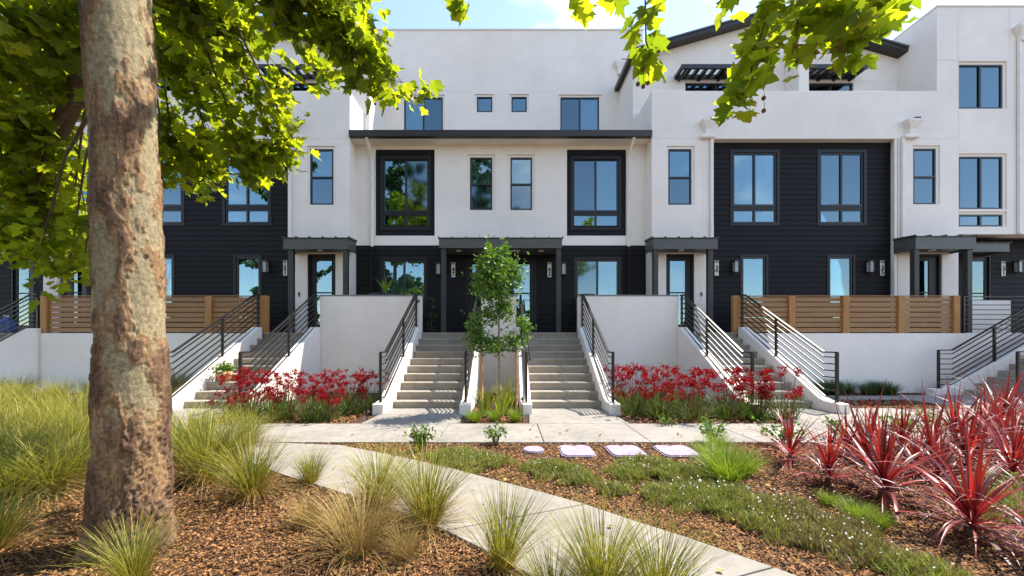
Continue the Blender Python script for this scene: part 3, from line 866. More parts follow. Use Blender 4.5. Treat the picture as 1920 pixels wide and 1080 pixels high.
# ---- the pair of gabled houses either side (built once for each side, mirrored in plan)
def gabled_house(label, mirrored):
    global MIR
    MIR = mirrored
    lx0, lx1 = 4.566, 6.483            # projecting entrance bay
    rx0 = PX(1684, Y1); ex = PX(1757, Y1); rx1 = PX(1797, Y1)
    base = Vector((M(9.0), Y1, LAND))
    h = empty('townhouse', base); tag(h, label, 'house')
    PT, PB = 9.30, 7.80
    # entrance bay with door and narrow window
    bw = [W(1254, 1298, 278, 383, Y1)]
    bd = (PX(1249, Y1), PX(1302, Y1), LAND, PZ(476, Y1))
    m = MB(); o1 = recess(m, bw, Y1)
    wall(m, Y1, lx0, lx1, LAND, PB, o1 + [bd], 0.06, 0.6)
    m.build('bay_wall', 'stucco', h)
    window(h, Y1 + 0.05, *bw[0], style='hung', screen=0)
    door(h, Y1 + 0.04, *bd, (bd[0] + 0.16, bd[1] - 0.24))
    core(h, lx0 + 0.02, lx1 - 0.02, Y1 + 0.45, 19, LAND + 0.01, PB - 0.02)
    canopy(h, PX(1225, yc), PX(1346, yc), yc, Y1, PZ(467, yc), PZ(447, yc), [PX(1231, yc), PX(1334, yc)], [(5.35, 11.7)])
    # parapet band over the recess
    m = MB(); bx(m, lx0, rx1, Y1, Y1 + 0.22, PB + 0.001, PT)
    m.build('parapet', 'stucco', h, bevel=0.012)
    m = MB(); bx(m, lx0, lx0 + 0.22, Y1 + 0.221, YW3 + 0.05, PB, PT - 0.001); m.build('parapet_return', 'stucco', h, bevel=0.012)
    m = MB(); bx(m, lx1, rx1, Y1 + 0.221, YS + 0.1, PB + 0.002, PB + 0.05); m.build('soffit', 'stucco', h)
    # dark lapped siding with two storeys of windows
    A = [W(1374, 1455, 287, 386, YS), W(1537, 1618, 287, 386, YS)]
    B = [W(1374, 1455, 393, 418, YS), W(1537, 1618, 393, 418, YS)]
    Cw = [W(1391, 1435, 482, 600, YS), W(1554, 1598, 482, 600, YS)]
    holes = [(a[0], a[1], b[2], a[3]) for a, b in zip(A, B)] + Cw
    boards(h, YS, lx1, rx0, LAND, PB, holes)
    for a, b in zip(A, B):
        trim(h, YS, a[0], a[1], b[2], a[3], 0.1)
        mm = MB(); bx(mm, a[0], a[1], YS - 0.01, YS + 0.09, b[3], a[2]); mm.build('window_rail', 'dark_trim', h)
    window(h, YS - 0.004, *A[0], style='slider', curtain=1 if not mirrored else None); window(h, YS - 0.004, *A[1], style='slider', screen=1, curtain=0)
    window(h, YS - 0.004, *B[0], style='pair', fw=0.04); window(h, YS - 0.004, *B[1], style='pair', fw=0.04, curtain=[0, 1])
    for i, c in enumerate(Cw):
        trim(h, YS, *c, w=0.075); window(h, YS - 0.004, *c, style='fixed', curtain=[0] if (i == 1 or mirrored) else None)
    core(h, lx1 + 0.0, rx0, YS + 0.42, 19, LAND + 0.01, PB + 0.3)
    # second entrance bay
    bw2 = [W(1715, 1758, 277, 382, Y1)]
    bd2 = (PX(1714, Y1), PX(1767, Y1), LAND, PZ(476, Y1))
    zb2 = PZ(442, Y1)
    m = MB(); o2 = recess(m, bw2, Y1)
    wall(m, Y1, rx0, rx1, LAND, PB, o2 + [bd2], 0.06, 0.6); m.build('bay_wall', 'stucco', h)
    window(h, Y1 + 0.05, *bw2[0], style='hung', screen=0)
    door(h, Y1 + 0.04, *bd2, (bd2[0] + 0.12, bd2[0] + 0.56))
    core(h, rx0 + 0.02, rx1 - 0.02, Y1 + 0.45, 19, LAND + 0.01, PB - 0.02)
    canopy(h, PX(1717, yc), PX(1830, yc), yc, Y1, PZ(467, yc), PZ(444, yc), [PX(1722, yc), PX(1822, yc)], [(13.0, 11.7)])
    # rain heads and downspouts on the outer corners of the recess
    for (xx, ypx) in ((PX(1326, Y1), 232), (PX(1705, Y1), 232)):
        rain_head(h, xx, Y1, PZ(ypx, Y1))
        mm = MB(); bx(mm, xx - 0.25, xx + 0.2, Y1 - 0.14, Y1 - 0.002, PB - 0.02, PB + 0.09); mm.build('bracket_block', 'stucco', h, bevel=0.02)
    downspout(h, [(PX(1333, Y1), Y1 - 0.05, PB), (PX(1333, Y1), Y1 - 0.05, PZ(446, Y1))])
    downspout(h, [(rx0 - 0.06, Y1 + 0.04, PB), (rx0 - 0.06, Y1 + 0.04, LAND)])
    downspout(h, [(rx0 + 0.10, Y1 - 0.05, PB), (rx0 + 0.10, Y1 - 0.05, PZ(446, Y1))])
    # third floor behind the roof terrace, under a low gable
    gx0, gx1 = PX(1187, YW3), ex
    rX, rZ, sl = PX(1452, YW3 - 0.35), PZ(24, YW3 - 0.35), 0.287
    zr = lambda x: rZ - sl * abs(x - rX)
    D3 = [(PX(1285, YW3), PX(1402, YW3), 9.0, PZ(155, YW3)), (PX(1517, YW3), PX(1600, YW3), 9.0, PZ(155, YW3))]
    m = MB(); wall(m, YW3, gx0, gx1, 8.0, zr(gx0), D3, 0.08, 1.8)
    pts = [(M(gx0), zr(gx0) + 0.001), (M(rX), rZ), (M(gx1), zr(gx1)), (M(gx1), zr(gx0) + 0.001)]
    m.prism(pts, 'y', YW3, YW3 + 0.2)
    m.build('upper_wall', 'stucco', h)
    core(h, gx0 + 0.02, gx1, YW3 + 0.43, 20, 8.0, zr(gx0) - 0.05)
    for d in D3:
        window(h, YW3 + 0.04, *d, style='slider', name='terrace_door')
    for side_ in (-1, 1):
        xe = rX - 4.8 if side_ < 0 else min(rX + 5.05, ex - 0.0)
        ze = rZ - sl * abs(xe - rX)
        m = MB(); P4 = [(M(rX), rZ + 0.0), (M(xe), ze), (M(xe), ze + 0.13), (M(rX), rZ + 0.13)]
        m.prism(P4, 'y', YW3 - 0.35, 19)
        o = m.build('roof', 'gutter', h)
        m = MB(); P4 = [(M(rX), rZ + 0.132), (M(xe), ze + 0.132), (M(xe), ze + 0.175), (M(rX), rZ + 0.175)]
        m.prism(P4, 'y', YW3 - 0.39, 19); m.build('metal_roofing', 'roof_metal', o)
    # vent louvre in the gable
    for k in range(5):
        mm = MB(); bx(mm, PX(1417, YW3), PX(1447, YW3), YW3 - 0.03, YW3 - 0.004, PZ(62 - k * 3.4, YW3), PZ(60.6 - k * 3.4, YW3)); mm.build('vent_slat', 'white_metal', h)
    # partition between the two terraces
    m = MB(); bx(m, PX(1498, 12.55), PX(1498, 12.55) + 0.33, 12.55, YW3 - 0.002, PB + 0.3, PZ(76, 12.55)); m.build('terrace_partition', 'stucco', h, bevel=0.012)
    # slatted sun shades
    for (a, b) in ((1278, 1410), (1519, 1628)):
        ya = YW3 - 0.55
        xa_, xb_ = PX(a, ya), PX(b, ya); zz = PZ(128, ya)
        m = MB()
        bx(m, xa_, xb_, ya, ya + 0.06, zz, zz + 0.14); bx(m, xa_, xb_, YW3 - 0.06, YW3 - 0.002, zz, zz + 0.14)
        o = m.build('sun_shade', 'gutter', h)
        n = 9
        for k in range(n):
            xx = xa_ + 0.05 + (xb_ - xa_ - 0.1) * k / (n - 1)
            mm = MB(); bx(mm, xx - 0.05, xx + 0.05, ya + 0.061, YW3 - 0.061, zz + 0.02, zz + 0.12); mm.build('slat', 'gutter', o)
        for k in range(4):
            xx = xa_ + 0.15 + (xb_ - xa_ - 0.3) * k / 3
            mm = MB(); bx(mm, xx - 0.04, xx + 0.04, ya + 0.05, YW3 - 0.003, zz - 0.07, zz - 0.001); mm.build('bracket', 'gutter', o)
    joints(h, Y1, [(PX(1506, Y1), PB, PX(1506, Y1), PT), (PX(1250, Y1), PB - 0.2, PX(1250, Y1), PT), (lx0, PZ(271, Y1), PX(1250, Y1), PZ(271, Y1)), (PX(1319, Y1), PZ(443, Y1), PX(1319, Y1), PB)])
    joints(h, YW3, [(gx0, PZ(153, YW3), PX(1278, YW3), PZ(153, YW3)), (PX(1605, YW3), PZ(153, YW3), gx1, PZ(153, YW3))])
    # ---- taller end house beyond it
    e = empty('townhouse', (M(16.5), Y1, LAND))
    tag(e, 'tall flat-topped white end townhouse beside the gable, with number 931' if not mirrored else 'flat-topped white end townhouse behind the sycamore leaves', 'house')
    xe = 19.5
    ET = PZ(13, Y1)
    ew = [W(1799, 1884, 119, 202, Y1), W(1801, 1884, 292, 391, Y1), W(1801, 1884, 401, 424, Y1)]
    zb = PZ(439, Y1)
    ew2 = ew + [(a + 3.2, b + 3.2, c, d) for a, b, c, d in ew]
    m = MB(); o3_ = recess(m, ew2, Y1 + 0.005)
    wall(m, Y1 + 0.005, rx1 + 0.001, xe, zb, ET, o3_, 0.06, 0.4)
    m.build('front_wall', 'stucco', e)
    m = MB(); bx(m, ex, rx1 + 0.0005, Y1 + 0.005, 19, PT + 0.001, ET); m.build('side_wall', 'stucco', e)
    m = MB(); bx(m, ex - 0.02, xe, Y1 - 0.02, Y1 + 0.2, ET + 0.001, ET + 0.05); m.build('parapet_cap', 'white_metal', e)
    m = MB(); bx(m, ex - 0.02, ex + 0.2, Y1 + 0.201, 19, ET + 0.001, ET + 0.05); m.build('parapet_cap', 'white_metal', e)
    for i, w_ in enumerate(ew2): window(e, Y1 + 0.055, *w_, style='pair' if i % 3 == 2 else 'slider', screen=None if i % 3 == 2 else 0)
    core(e, ex + 0.03, xe, Y1 + 0.45, 19.5, zb, ET - 0.05)
    # recessed dark ground floor
    YE = 12.65
    ed = (PX(1812, YE), PX(1858, YE), LAND, PZ(478, YE))
    boards(e, YE, rx1 - 0.3, xe, LAND, zb + 0.05, [ed])
    door(e, YE - 0.01, *ed, (ed[0] + 0.16, ed[1] - 0.16))
    m = MB(); bx(m, rx1 + 0.602 - 0.6, xe, Y1 + 0.41, YE + 0.3, zb + 0.001, zb + 0.04); m.build('soffit', 'stucco', e)
    core(e, rx1, xe, YE + 0.42, 19, LAND + 0.01, zb - 0.01)
    canopy(e, PX(1815, 12.1), PX(1893, 12.1), 12.1, YE, PZ(472, 12.1), PZ(456, 12.1), [])
    rain_head(e, PX(1912, Y1), Y1, PZ(56, Y1)); downspout(e, [(PX(1908, Y1), Y1 - 0.05, PZ(75, Y1)), (PX(1908, Y1), Y1 - 0.05, zb)])
    joints(e, Y1, [(PX(1797, Y1) + .003, zb, PX(1797, Y1) + .003, ET), (ex, PZ(112, Y1), PX(1794, Y1), PZ(112, Y1)), (PX(1893, Y1), PZ(112, Y1), PX(1893, Y1), ET)])
    MIR = False
    return h

gabled_house('gabled white and dark townhouse pair with doors 939 and 935', False)
gabled_house('gabled white and dark townhouse pair behind the sycamore, with door 951', True)

# lanterns, numbers, bells
sconce(PX(1375, YS), YS - 0.025, PZ(501, YS), 'dark wall lantern on dark siding, nearest the entrance by the fence')
sconce(PX(1625, YS), YS - 0.025, PZ(501, YS), 'dark wall lantern on dark siding above the fence, nearest the downspout')
sconce(PX(502, YS), YS - 0.025, PZ(501, YS), 'dark wall lantern on dark siding above the wicker pot stair')
sconce(PX(1901, 12.65), 12.63, PZ(501, 12.65), 'dark wall lantern deep in the shaded porch above the sideways stair')
sconce(PX(823, Y2), Y2, PZ(505, Y2), 'dark wall lantern by the double canopy post on the agave side')
sconce(PX(1056, Y2), Y2, PZ(505, Y2), 'dark wall lantern by the double canopy post on the side without agave')
number(PX(536, YS), YS - 0.025, PZ(503, YS), '951', 'beside the entrance above the wicker pot stair'); number(PX(850, Y2), Y2, PZ(506, Y2), '947', 'under the double canopy, on the agave planter side'); number(PX(1030, Y2), Y2, PZ(506, Y2), '943', 'under the double canopy, on the side without agave')
number(PX(1342.5, YS), YS - 0.025, PZ(503, YS), '939', 'at the siding edge near the entrance by the fence'); number(PX(1652, YS), YS - 0.025, PZ(503, YS), '935', 'on dark siding above the fence, beside a downspout'); number(PX(1879, 12.65), 12.63, PZ(504, 12.65), '931', 'deep in the shaded porch above the sideways stair')
def bell(x, y, z, label):
    t = MB().box(x - 0.03, x + 0.03, y - 0.022, y - 0.001, z - 0.06, z + 0.06).build('doorbell', 'black', None, bevel=0.005)
    tag(t, label, 'doorbell', 'doorbells')
    b = MB(); b.tube([(x, y - 0.028, z - 0.02), (x, y - 0.022, z - 0.02)], 0.014, 10); b.build('button', 'steel', t)
bell(PX(1315, Y1), Y1, PZ(552, Y1), 'black doorbell on the white entrance wall near the fully visible fence')
bell(PX(561, Y1), Y1, PZ(552, Y1), 'black doorbell on the white entrance wall above the wicker pot stair')

# ------------------------------------------------------------------ planting: shared builders
def ribbons(base, az, lean0, lean1, L, w, K=4, power=0.6, belly=0.0, twist=None, fold=0.0):
    """n blades as tapered ribbons bending outwards; returns vertices, quads, t"""
    n = len(az)
    t = np.linspace(0, 1, K + 1)
    ang = lean0[:, None] + (lean1 - lean0)[:, None] * (t[None, :] ** 1.3)
    ds = (L / K)[:, None]
    hor = np.zeros((n, K + 1)); ver = np.zeros((n, K + 1))
    mid = (ang[:, 1:] + ang[:, :-1]) / 2
    hor[:, 1:] = np.cumsum(np.sin(mid) * ds, 1); ver[:, 1:] = np.cumsum(np.cos(mid) * ds, 1)
    C = np.stack([base[:, 0:1] + np.cos(az)[:, None] * hor, base[:, 1:2] + np.sin(az)[:, None] * hor, base[:, 2:3] + ver], 2)
    wid = w[:, None] * ((1 - t) ** power * (1 + belly * np.sin(np.pi * np.minimum(t * 1.3, 1))))[None, :] / 2
    wid[:, -1] = w * 0.06
    tw = np.zeros(n) if twist is None else twist
    sd = np.stack([-np.sin(az + tw), np.cos(az + tw), np.zeros(n)], 1)[:, None, :]
    Lf = C - sd * wid[:, :, None]; Rt = C + sd * wid[:, :, None]
    if fold:
        Lf[:, :, 2] += wid * fold; Rt[:, :, 2] += wid * fold
        V = np.stack([Lf, C, Rt], 2).reshape(-1, 3); cols = 3
    else:
        V = np.stack([Lf, Rt], 2).reshape(-1, 3); cols = 2
    T = np.repeat(np.tile(t, n), cols)
    off = (np.arange(n) * (K + 1) * cols)[:, None, None]
    k = (np.arange(K) * cols)[None, :, None]
    q = []
    for c in range(cols - 1):
        q.append((off + k + np.array([c, c + 1, c + 1 + cols, c + cols])[None, None, :]).reshape(-1, 4))
    return V, np.concatenate(q), T

def join(parts):
    Vs, Fs, Ts, o = [], [], [], 0
    for V, Fq, T in parts:
        Vs.append(V); Fs.append(Fq + o); Ts.append(T); o += len(V)
    return np.concatenate(Vs), np.concatenate(Fs), np.concatenate(Ts)

def U(a, b, n): return NR.uniform(a, b, n)

def tuft_mesh(name, n, hgt, spread, mat, w=0.006, r0=0.07, K=4, lean=(0.0, 0.55), droop=(0.3, 1.2)):
    a0 = U(0, 2 * math.pi, n); r = r0 * np.sqrt(U(0, 1, n))
    base = np.stack([np.cos(a0) * r, np.sin(a0) * r, np.full(n, -0.01)], 1)
    az = a0 + NR.normal(0, 0.5, n)
    l0 = U(lean[0], lean[1], n) * (0.3 + r / r0) ** 0.5; l1 = l0 + U(droop[0], droop[1], n) * spread
    L = hgt * (0.55 + 0.55 * NR.beta(3, 1.6, n))
    V, Fq, T = ribbons(base, az, l0, l1, L, U(0.7, 1.25, n) * w, K, twist=NR.normal(0, 0.6, n))
    return mesh_np(name, V, Fq, mat, {'t': T})

def tuft_two(name, n, n_dry, hgt, spread, mats, w=0.006, r0=0.08):
    """green tuft with a skirt of dry blades as a second mesh"""
    g = tuft_mesh(name, n, hgt, spread, mats[0], w, r0)
    d = tuft_mesh('dry_skirt', n_dry, hgt * 0.75, spread * 1.3, mats[1], w * 0.8, r0 * 1.2, lean=(0.5, 1.2), droop=(0.4, 1.3)) if n_dry else None
    return g, d

GRASS = [tuft_two('ornamental_grass', 330, 230, 0.82, 1.15, ('grass_blade', 'straw_blade'), 0.0086) for _ in range(4)]
STRAWG = [tuft_two('straw_grass', 330, 140, 0.62, 1.1, ('straw_blade', 'straw_blade'), 0.0048) for _ in range(2)]
FRESH = [tuft_two('sedge', 330, 60, 0.62, 0.75, ('grass_blade', 'straw_blade'), 0.0062, 0.06) for _ in range(3)]
LIME = [tuft_mesh('lime_sedge', 420, 0.5, 1.25, 'lime_blade', 0.007, 0.09) for _ in range(2)]
DARK = [tuft_mesh('strap_grass', 150, 0.55, 1.0, 'dark_blade', 0.013, 0.10) for _ in range(3)]

def plant(name, pair, x, y, s, label, cat, group, sz=None):
    g, d = pair if isinstance(pair, tuple) else (pair, None)
    o = link(name, g, None, loc=(x, y, 0), rot=(R.gauss(0, .09), R.gauss(0, .09), R.uniform(0, 6.28)), scale=(s * R.uniform(.85, 1.15), s * R.uniform(.85, 1.15), (sz or s) * R.uniform(.85, 1.1)))
    tag(o, label, cat, group)
    if d:
        link('dry_skirt', d, o)
    return o

# tufts around the tree and the path: (photo column, row of the base, scale, kind)
LAB_G = 'arching green and straw ornamental grass tuft by the diagonal path'
for (px_, py_, s, k) in [(473, 935, 1.0, 0), (385, 905, 1.1, 1), (330, 880, 1.0, 2), (430, 868, 0.95, 3), (707, 948, 0.72, 1), (800, 990, 0.95, 2), (350, 845, 1.05, 0), (460, 838, 0.85, 2)]:
    plant('ornamental_grass', GRASS[k % 4], *G(px_, py_), s, LAB_G, 'grass', 'green and straw grass tufts by the path')
for (px_, py_, s, k) in [(583, 908, 0.74, 0), (942, 1066, 0.95, 1), (1130, 1120, 1.0, 2), (1235, 1135, 0.85, 0), (1040, 1150, 0.7, 1)]:
    plant('sedge', FRESH[k], *G(px_, py_), s, 'upright fresh green sedge tuft standing out against the pale path', 'grass', 'upright green sedges by the path')
plant('sedge', FRESH[2], *G(252, 1098), 0.78, 'green sedge tuft growing against the foot of the sycamore trunk', 'grass', None)
for (px_, py_, s, k) in [(672, 1040, 1.05, 0), (573, 990, 0.55, 1), (760, 1050, 0.5, 1), (640, 1000, 0.5, 0)]:
    plant('straw_grass', STRAWG[k], *G(px_, py_), s, 'dry straw-coloured grass tuft in the mulch between trunk and path', 'grass', 'dry straw tufts right of the trunk')
# thick stand at the left of the trunk
LAB_L = 'long arching grass tuft in the dense stand on the far side of the trunk from the path'
R.seed(21)
for (px_, py_, s) in [(20, 940, 1.0), (95, 925, 1.05), (140, 905, 1.05), (60, 880, 1.1), (130, 860, 1.1), (10, 860, 1.1), (95, 835, 1.1), (40, 820, 1.1), (150, 820, 1.1), (-20, 1040, 0.8), (0, 800, 1.1), (70, 795, 1.1), (130, 795, 1.1), (-40, 900, 1.1), (-50, 830, 1.1), (20, 905, 1.0), (170, 845, 1.0), (120, 815, 1.0)]:
    plant('ornamental_grass', GRASS[R.randrange(4)], *G(px_, py_), s * R.uniform(0.82, 1.0), LAB_L, 'grass', 'dense grass stand left of the trunk', sz=s * R.uniform(0.8, 0.95))
LAB_B = 'green grass tuft in the back bed under the low white wall behind the trunk'
for k in range(26):
    x = R.uniform(-13.5, -7.3); y = R.uniform(7.0, 10.5)
    plant('ornamental_grass', GRASS[R.randrange(4)], x, y, R.uniform(0.75, 1.0), LAB_B, 'grass', 'grass tufts in the back left bed')
for k in range(34):
    x = R.uniform(7.2, 11.4); y = R.uniform(10.3, 10.85)
    plant('strap_grass', DARK[R.randrange(3)], x, y, R.uniform(0.6, 0.85), 'low dark green grass clump at the foot of the low white wall under the fence', 'grass', 'dark grass clumps under the right fence')
# lime sedges
for (px_, py_, s) in [(1335, 880, 0.85), (1365, 905, 0.95), (1345, 850, 0.7), (1395, 890, 0.7)]:
    plant('lime_sedge', LIME[R.randrange(2)], *G(px_, py_), s, 'bright lime green sedge mound beside the lavender covers', 'grass', 'lime sedges beside the covers')
for (px_, py_, s) in [(1553, 950, 0.34), (1605, 978, 0.42), (1650, 992, 0.33)]:
    plant('lime_sedge', LIME[R.randrange(2)], *G(px_, py_), s, 'small lime green sedge among the red cordylines', 'grass', 'lime sedges among the cordylines')
for (x, y, s) in [(-0.55, 6.95, 0.62), (0.18, 6.98, 0.66), (-0.2, 7.05, 0.55)]:
    plant('lime_sedge', LIME[R.randrange(2)], x, y, s, 'lime green sedge at the front of the young tree bed', 'grass', 'lime sedges in the young tree bed')
FLAX = [tuft_mesh('flax', 60, 0.85, 0.7, 'flax_blade', 0.035, 0.10, K=5, lean=(0.0, 0.4), droop=(0.1, 0.9)) for _ in range(2)]
for (x, y, s, k) in [(-0.42, 7.75, 0.82, 0), (0.05, 8.05, 0.85, 1), (-0.1, 7.5, 0.6, 0)]:
    plant('flax', FLAX[k], x, y, s, 'yellow-green strap-leaved flax under the young tree', 'flax', 'yellow-green flaxes under the young tree')

# kangaroo paws
def paw_meshes():
    n = 110
    g = tuft_mesh('kangaroo_paw', n, 0.56, 0.8, 'paw_blade', 0.016, 0.2, K=4, lean=(0.0, 0.85), droop=(0.2, 1.0))
    ns = 19
    a0 = U(0, 6.28, ns); r = 0.2 * np.sqrt(U(0, 1, ns))
    base = np.stack([np.cos(a0) * r, np.sin(a0) * r, np.zeros(ns)], 1)
    l0 = U(0.0, 0.34, ns); l1 = l0 + U(0.0, 0.4, ns); L = U(0.34, 0.9, ns)
    V, Fq, T = ribbons(base, a0, l0, l1, L, np.full(ns, 0.008), 5, power=0.1)
    st = mesh_np('stem', V, Fq, 'paw_stem', {'t': T})
    tips = V.reshape(ns, 6, 2, 3).mean(2)[:, -1]
    tips = [tuple(q) for q in tips]
    return g, st, tips
def paw_head():
    n = R.randint(20, 28)
    az = U(0, 6.28, n); b0 = NR.normal(0, 1, (n, 3)) * np.array([0.026, 0.026, 0.024])
    V, Fq, T = ribbons(b0, az, U(0.1, 1.3, n), U(0.6, 1.9, n), U(0.045, 0.075, n), U(0.015, 0.022, n), 2, power=0.15, belly=0.3, twist=NR.normal(0, 1, n), fold=0.9)
    return mesh_np('flower', V, Fq, 'paw_flower', {'t': T})
PAW = [paw_meshes() for _ in range(4)]
HEADS = [paw_head() for _ in range(5)]
def paw(x, y, s, label, group):
    g, st, tips = PAW[R.randrange(4)]
    o = link('kangaroo_paw', g, None, loc=(x, y, 0), rot=(0, 0, R.uniform(0, 6.28)), scale=(s, s, s))
    tag(o, label, 'flower', group)
    link('stem', st, o)
    for tp in tips:
        link('flower', R.choice(HEADS), o, loc=tp, rot=(0, 0, R.uniform(0, 6.28)), scale=(R.uniform(0.8, 1.25),) * 3)
for (x, y) in [(-5.15, 7.25), (-4.75, 7.0), (-4.6, 7.6), (-4.2, 7.15), (-3.75, 7.5), (-3.95, 8.1), (-3.3, 7.15), (-3.05, 7.75), (-3.4, 8.3), (-4.75, 8.2), (-5.15, 7.75), (-2.95, 8.5), (-3.5, 7.0)]:
    paw(x, y, R.uniform(0.85, 1.08), 'red-flowered kangaroo paw in the bed under the agave planter wall', 'kangaroo paws between stairs 951 and 947')
for (x, y) in [(2.55, 7.6), (2.75, 8.3), (2.95, 7.3), (3.2, 7.9), (3.45, 7.15), (3.7, 7.7), (3.95, 8.3), (4.15, 7.2), (4.45, 7.75), (4.65, 7.1), (4.85, 7.5), (5.2, 7.2), (3.35, 8.6), (2.5, 8.8)]:
    paw(x, y, R.uniform(0.9, 1.12), 'red-flowered kangaroo paw in the bed under the plain guard wall, next to the forecourt', 'kangaroo paws between stairs 943 and 939')

# cordylines: every sword leaf a piece of its own
def sword(L, w, l0, l1):
    V, Fq, T = ribbons(np.zeros((1, 3)), np.zeros(1), np.array([l0]), np.array([l1]), np.array([L]), np.array([w]), 7, power=0.55, belly=0.9, fold=0.55)
    return mesh_np('leaf', V, Fq, 'cordyline_leaf', {'t': T}, smooth=True)
SW_UP = [sword(0.78, 0.0165, 0.0, 0.12), sword(0.70, 0.015, 0.0, -0.15), sword(0.62, 0.017, 0.0, 0.3)]
SW_MID = [sword(0.84, 0.0165, 0.0, 1.0), sword(0.76, 0.015, 0.0, 0.55), sword(0.80, 0.0165, 0.0, 1.35)]
SW_LOW = [sword(0.78, 0.0165, 0.0, 1.5), sword(0.68, 0.0165, 0.0, 1.0), sword(0.82, 0.015, 0.0, 1.8)]
def cordyline(x, y, s, n, label, group, stem=0.03):
    t = empty('cordyline', (x, y, 0)); tag(t, label, 'cordyline', group)
    m = MB(); m.tube([(x, y, -0.03), (x, y, stem * s + 0.05)], [0.05 * s, 0.04 * s], 8); m.build('stem', 'twig', t)
    a = R.uniform(0, 6.28)
    n = int(n * 1.9)
    for k in range(n):
        a += 2.399 + R.uniform(-0.25, 0.25)
        f = k / (n - 1)                      # 0 inner, 1 outer
        lean = 0.05 + 1.35 * f ** 0.9 + R.gauss(0, 0.16)
        g_ = f + R.gauss(0, 0.15)
        me = R.choice(SW_UP if g_ < 0.28 else SW_MID if g_ < 0.7 else SW_LOW)
        sc = s * R.uniform(0.62, 1.2)
        link('leaf', me, t, loc=(R.uniform(-.01, .01), R.uniform(-.01, .01), (stem + 0.13 * (1 - f)) * s + 0.015), rot=(R.gauss(0, 0.12), lean, a), scale=(sc, sc * R.uniform(0.7, 1.35), sc))
CG = 'red cordylines in the right bed'
CL = 'red sword-leaved cordyline in the crowded bed along the forecourt'
cordyline(*G(1482, 868), 0.94, 34, 'red cordyline standing alone at the end of the red clump, next to the lime sedges', None)
cordyline(*G(1822, 1008), 0.98, 44, 'large red cordyline with pale arching leaves in open mulch', None)
cordyline(*G(1660, 935), 1.08, 46, 'large dark red cordyline beside the small lime sedges', None)
cordyline(*G(1970, 1060), 0.8, 36, 'red cordyline reaching low over the mulch at the bed edge', None)
for (px_, py_, s, n) in [(1555, 908, 0.85, 32), (1625, 868, 0.98, 34), (1745, 868, 0.95, 34), (1690, 855, 0.9, 30), (1815, 882, 1.0, 36), (1590, 855, 0.8, 28), (1880, 850, 1.1, 34), (1900, 905, 1.0, 34), (1790, 838, 1.05, 30), (1850, 822, 1.05, 30), (1880, 800, 1.3, 34), (1940, 840, 1.1, 30), (1930, 795, 1.2, 28), (1760, 905, 0.8, 30), (1720, 890, 0.75, 26), (1650, 848, 0.8, 24), (1840, 850, 0.9, 28), (1905, 870, 0.95, 28)]:
    cordyline(*G(px_, py_), s, n, CL, CG)

# leafy little shrubs: twigs with many small leaves
def leaf_quads(C, size, up=0.3):
    """one folded diamond leaf at each centre"""
    n = len(C)
    d = NR.normal(0, 1, (n, 3)); d[:, 2] = d[:, 2] * 0.6 + up; d /= np.linalg.norm(d, axis=1)[:, None]
    e = NR.normal(0, 1, (n, 3)); e -= (e * d).sum(1)[:, None] * d; e /= np.linalg.norm(e, axis=1)[:, None]
    nn = np.cross(d, e)
    s = size * U(0.7, 1.3, n)[:, None]
    tip = C + d * s; l_ = C + d * s * 0.45 + e * s * 0.33 + nn * s * 0.08; r_ = C + d * s * 0.45 - e * s * 0.33 + nn * s * 0.08
    V = np.stack([C, r_, tip, l_], 1).reshape(-1, 3)
    return V, np.arange(4 * n).reshape(n, 4)

def shrub(x, y, h, r, label, mat='young_leaf', n=420, size=0.045, group=None):
    t = empty('shrub', (x, y, 0)); tag(t, label, 'shrub', group)
    m = MB(); cs = []
    for k in range(9):
        a = R.uniform(0, 6.28); l = R.uniform(0.5, 1.0)
        p = [(x, y, -0.02), (x + math.cos(a) * r * l * 0.4, y + math.sin(a) * r * l * 0.4, h * 0.5 * R.uniform(0.8, 1.1)), (x + math.cos(a) * r * l, y + math.sin(a) * r * l, h * R.uniform(0.65, 1.0))]
        m.tube(p, [0.007, 0.005, 0.003], 5)
        for j in range(n // 9):
            f = R.uniform(0.25, 1.0) ** 0.7
            q = [p[1][i] + (p[2][i] - p[1][i]) * (2 * f - 1) if f > 0.5 else p[0][i] + (p[1][i] - p[0][i]) * 2 * f for i in range(3)]
            cs.append([q[0] + R.gauss(0, r * 0.16), q[1] + R.gauss(0, r * 0.16), max(0.02, q[2] + R.gauss(0, 0.035))])
    m.build('twigs', 'twig', t)
    V, Fq = leaf_quads(np.array(cs), size)
    link('foliage', mesh_np('foliage', V, Fq, mat), t)
shrub(*G(790, 848), 0.36, 0.16, 'rounded dark leafy shrub at the tip of the bed by the path fork', n=380)
shrub(*G(930, 836), 0.30, 0.2, 'open little shrub at the pavement edge before the young tree', n=170, size=0.05)
shrub(*G(1335, 835), 0.34, 0.22, 'small leafy shrub behind the lime sedges at the pavement edge', n=240, size=0.05)
for (px_, py_) in ((1580, 826), (1680, 822), (1760, 815), (1460, 838)):
    shrub(*G(px_, py_), 0.32, 0.26, 'low green shrub showing between the cordylines and the forecourt', n=260, size=0.055, group='low shrubs behind the cordylines')
shrub(*G(1250, 800), 0.16, 0.2, 'tiny green seedling shrub at the pavement edge by the red flowers', n=90, size=0.04)

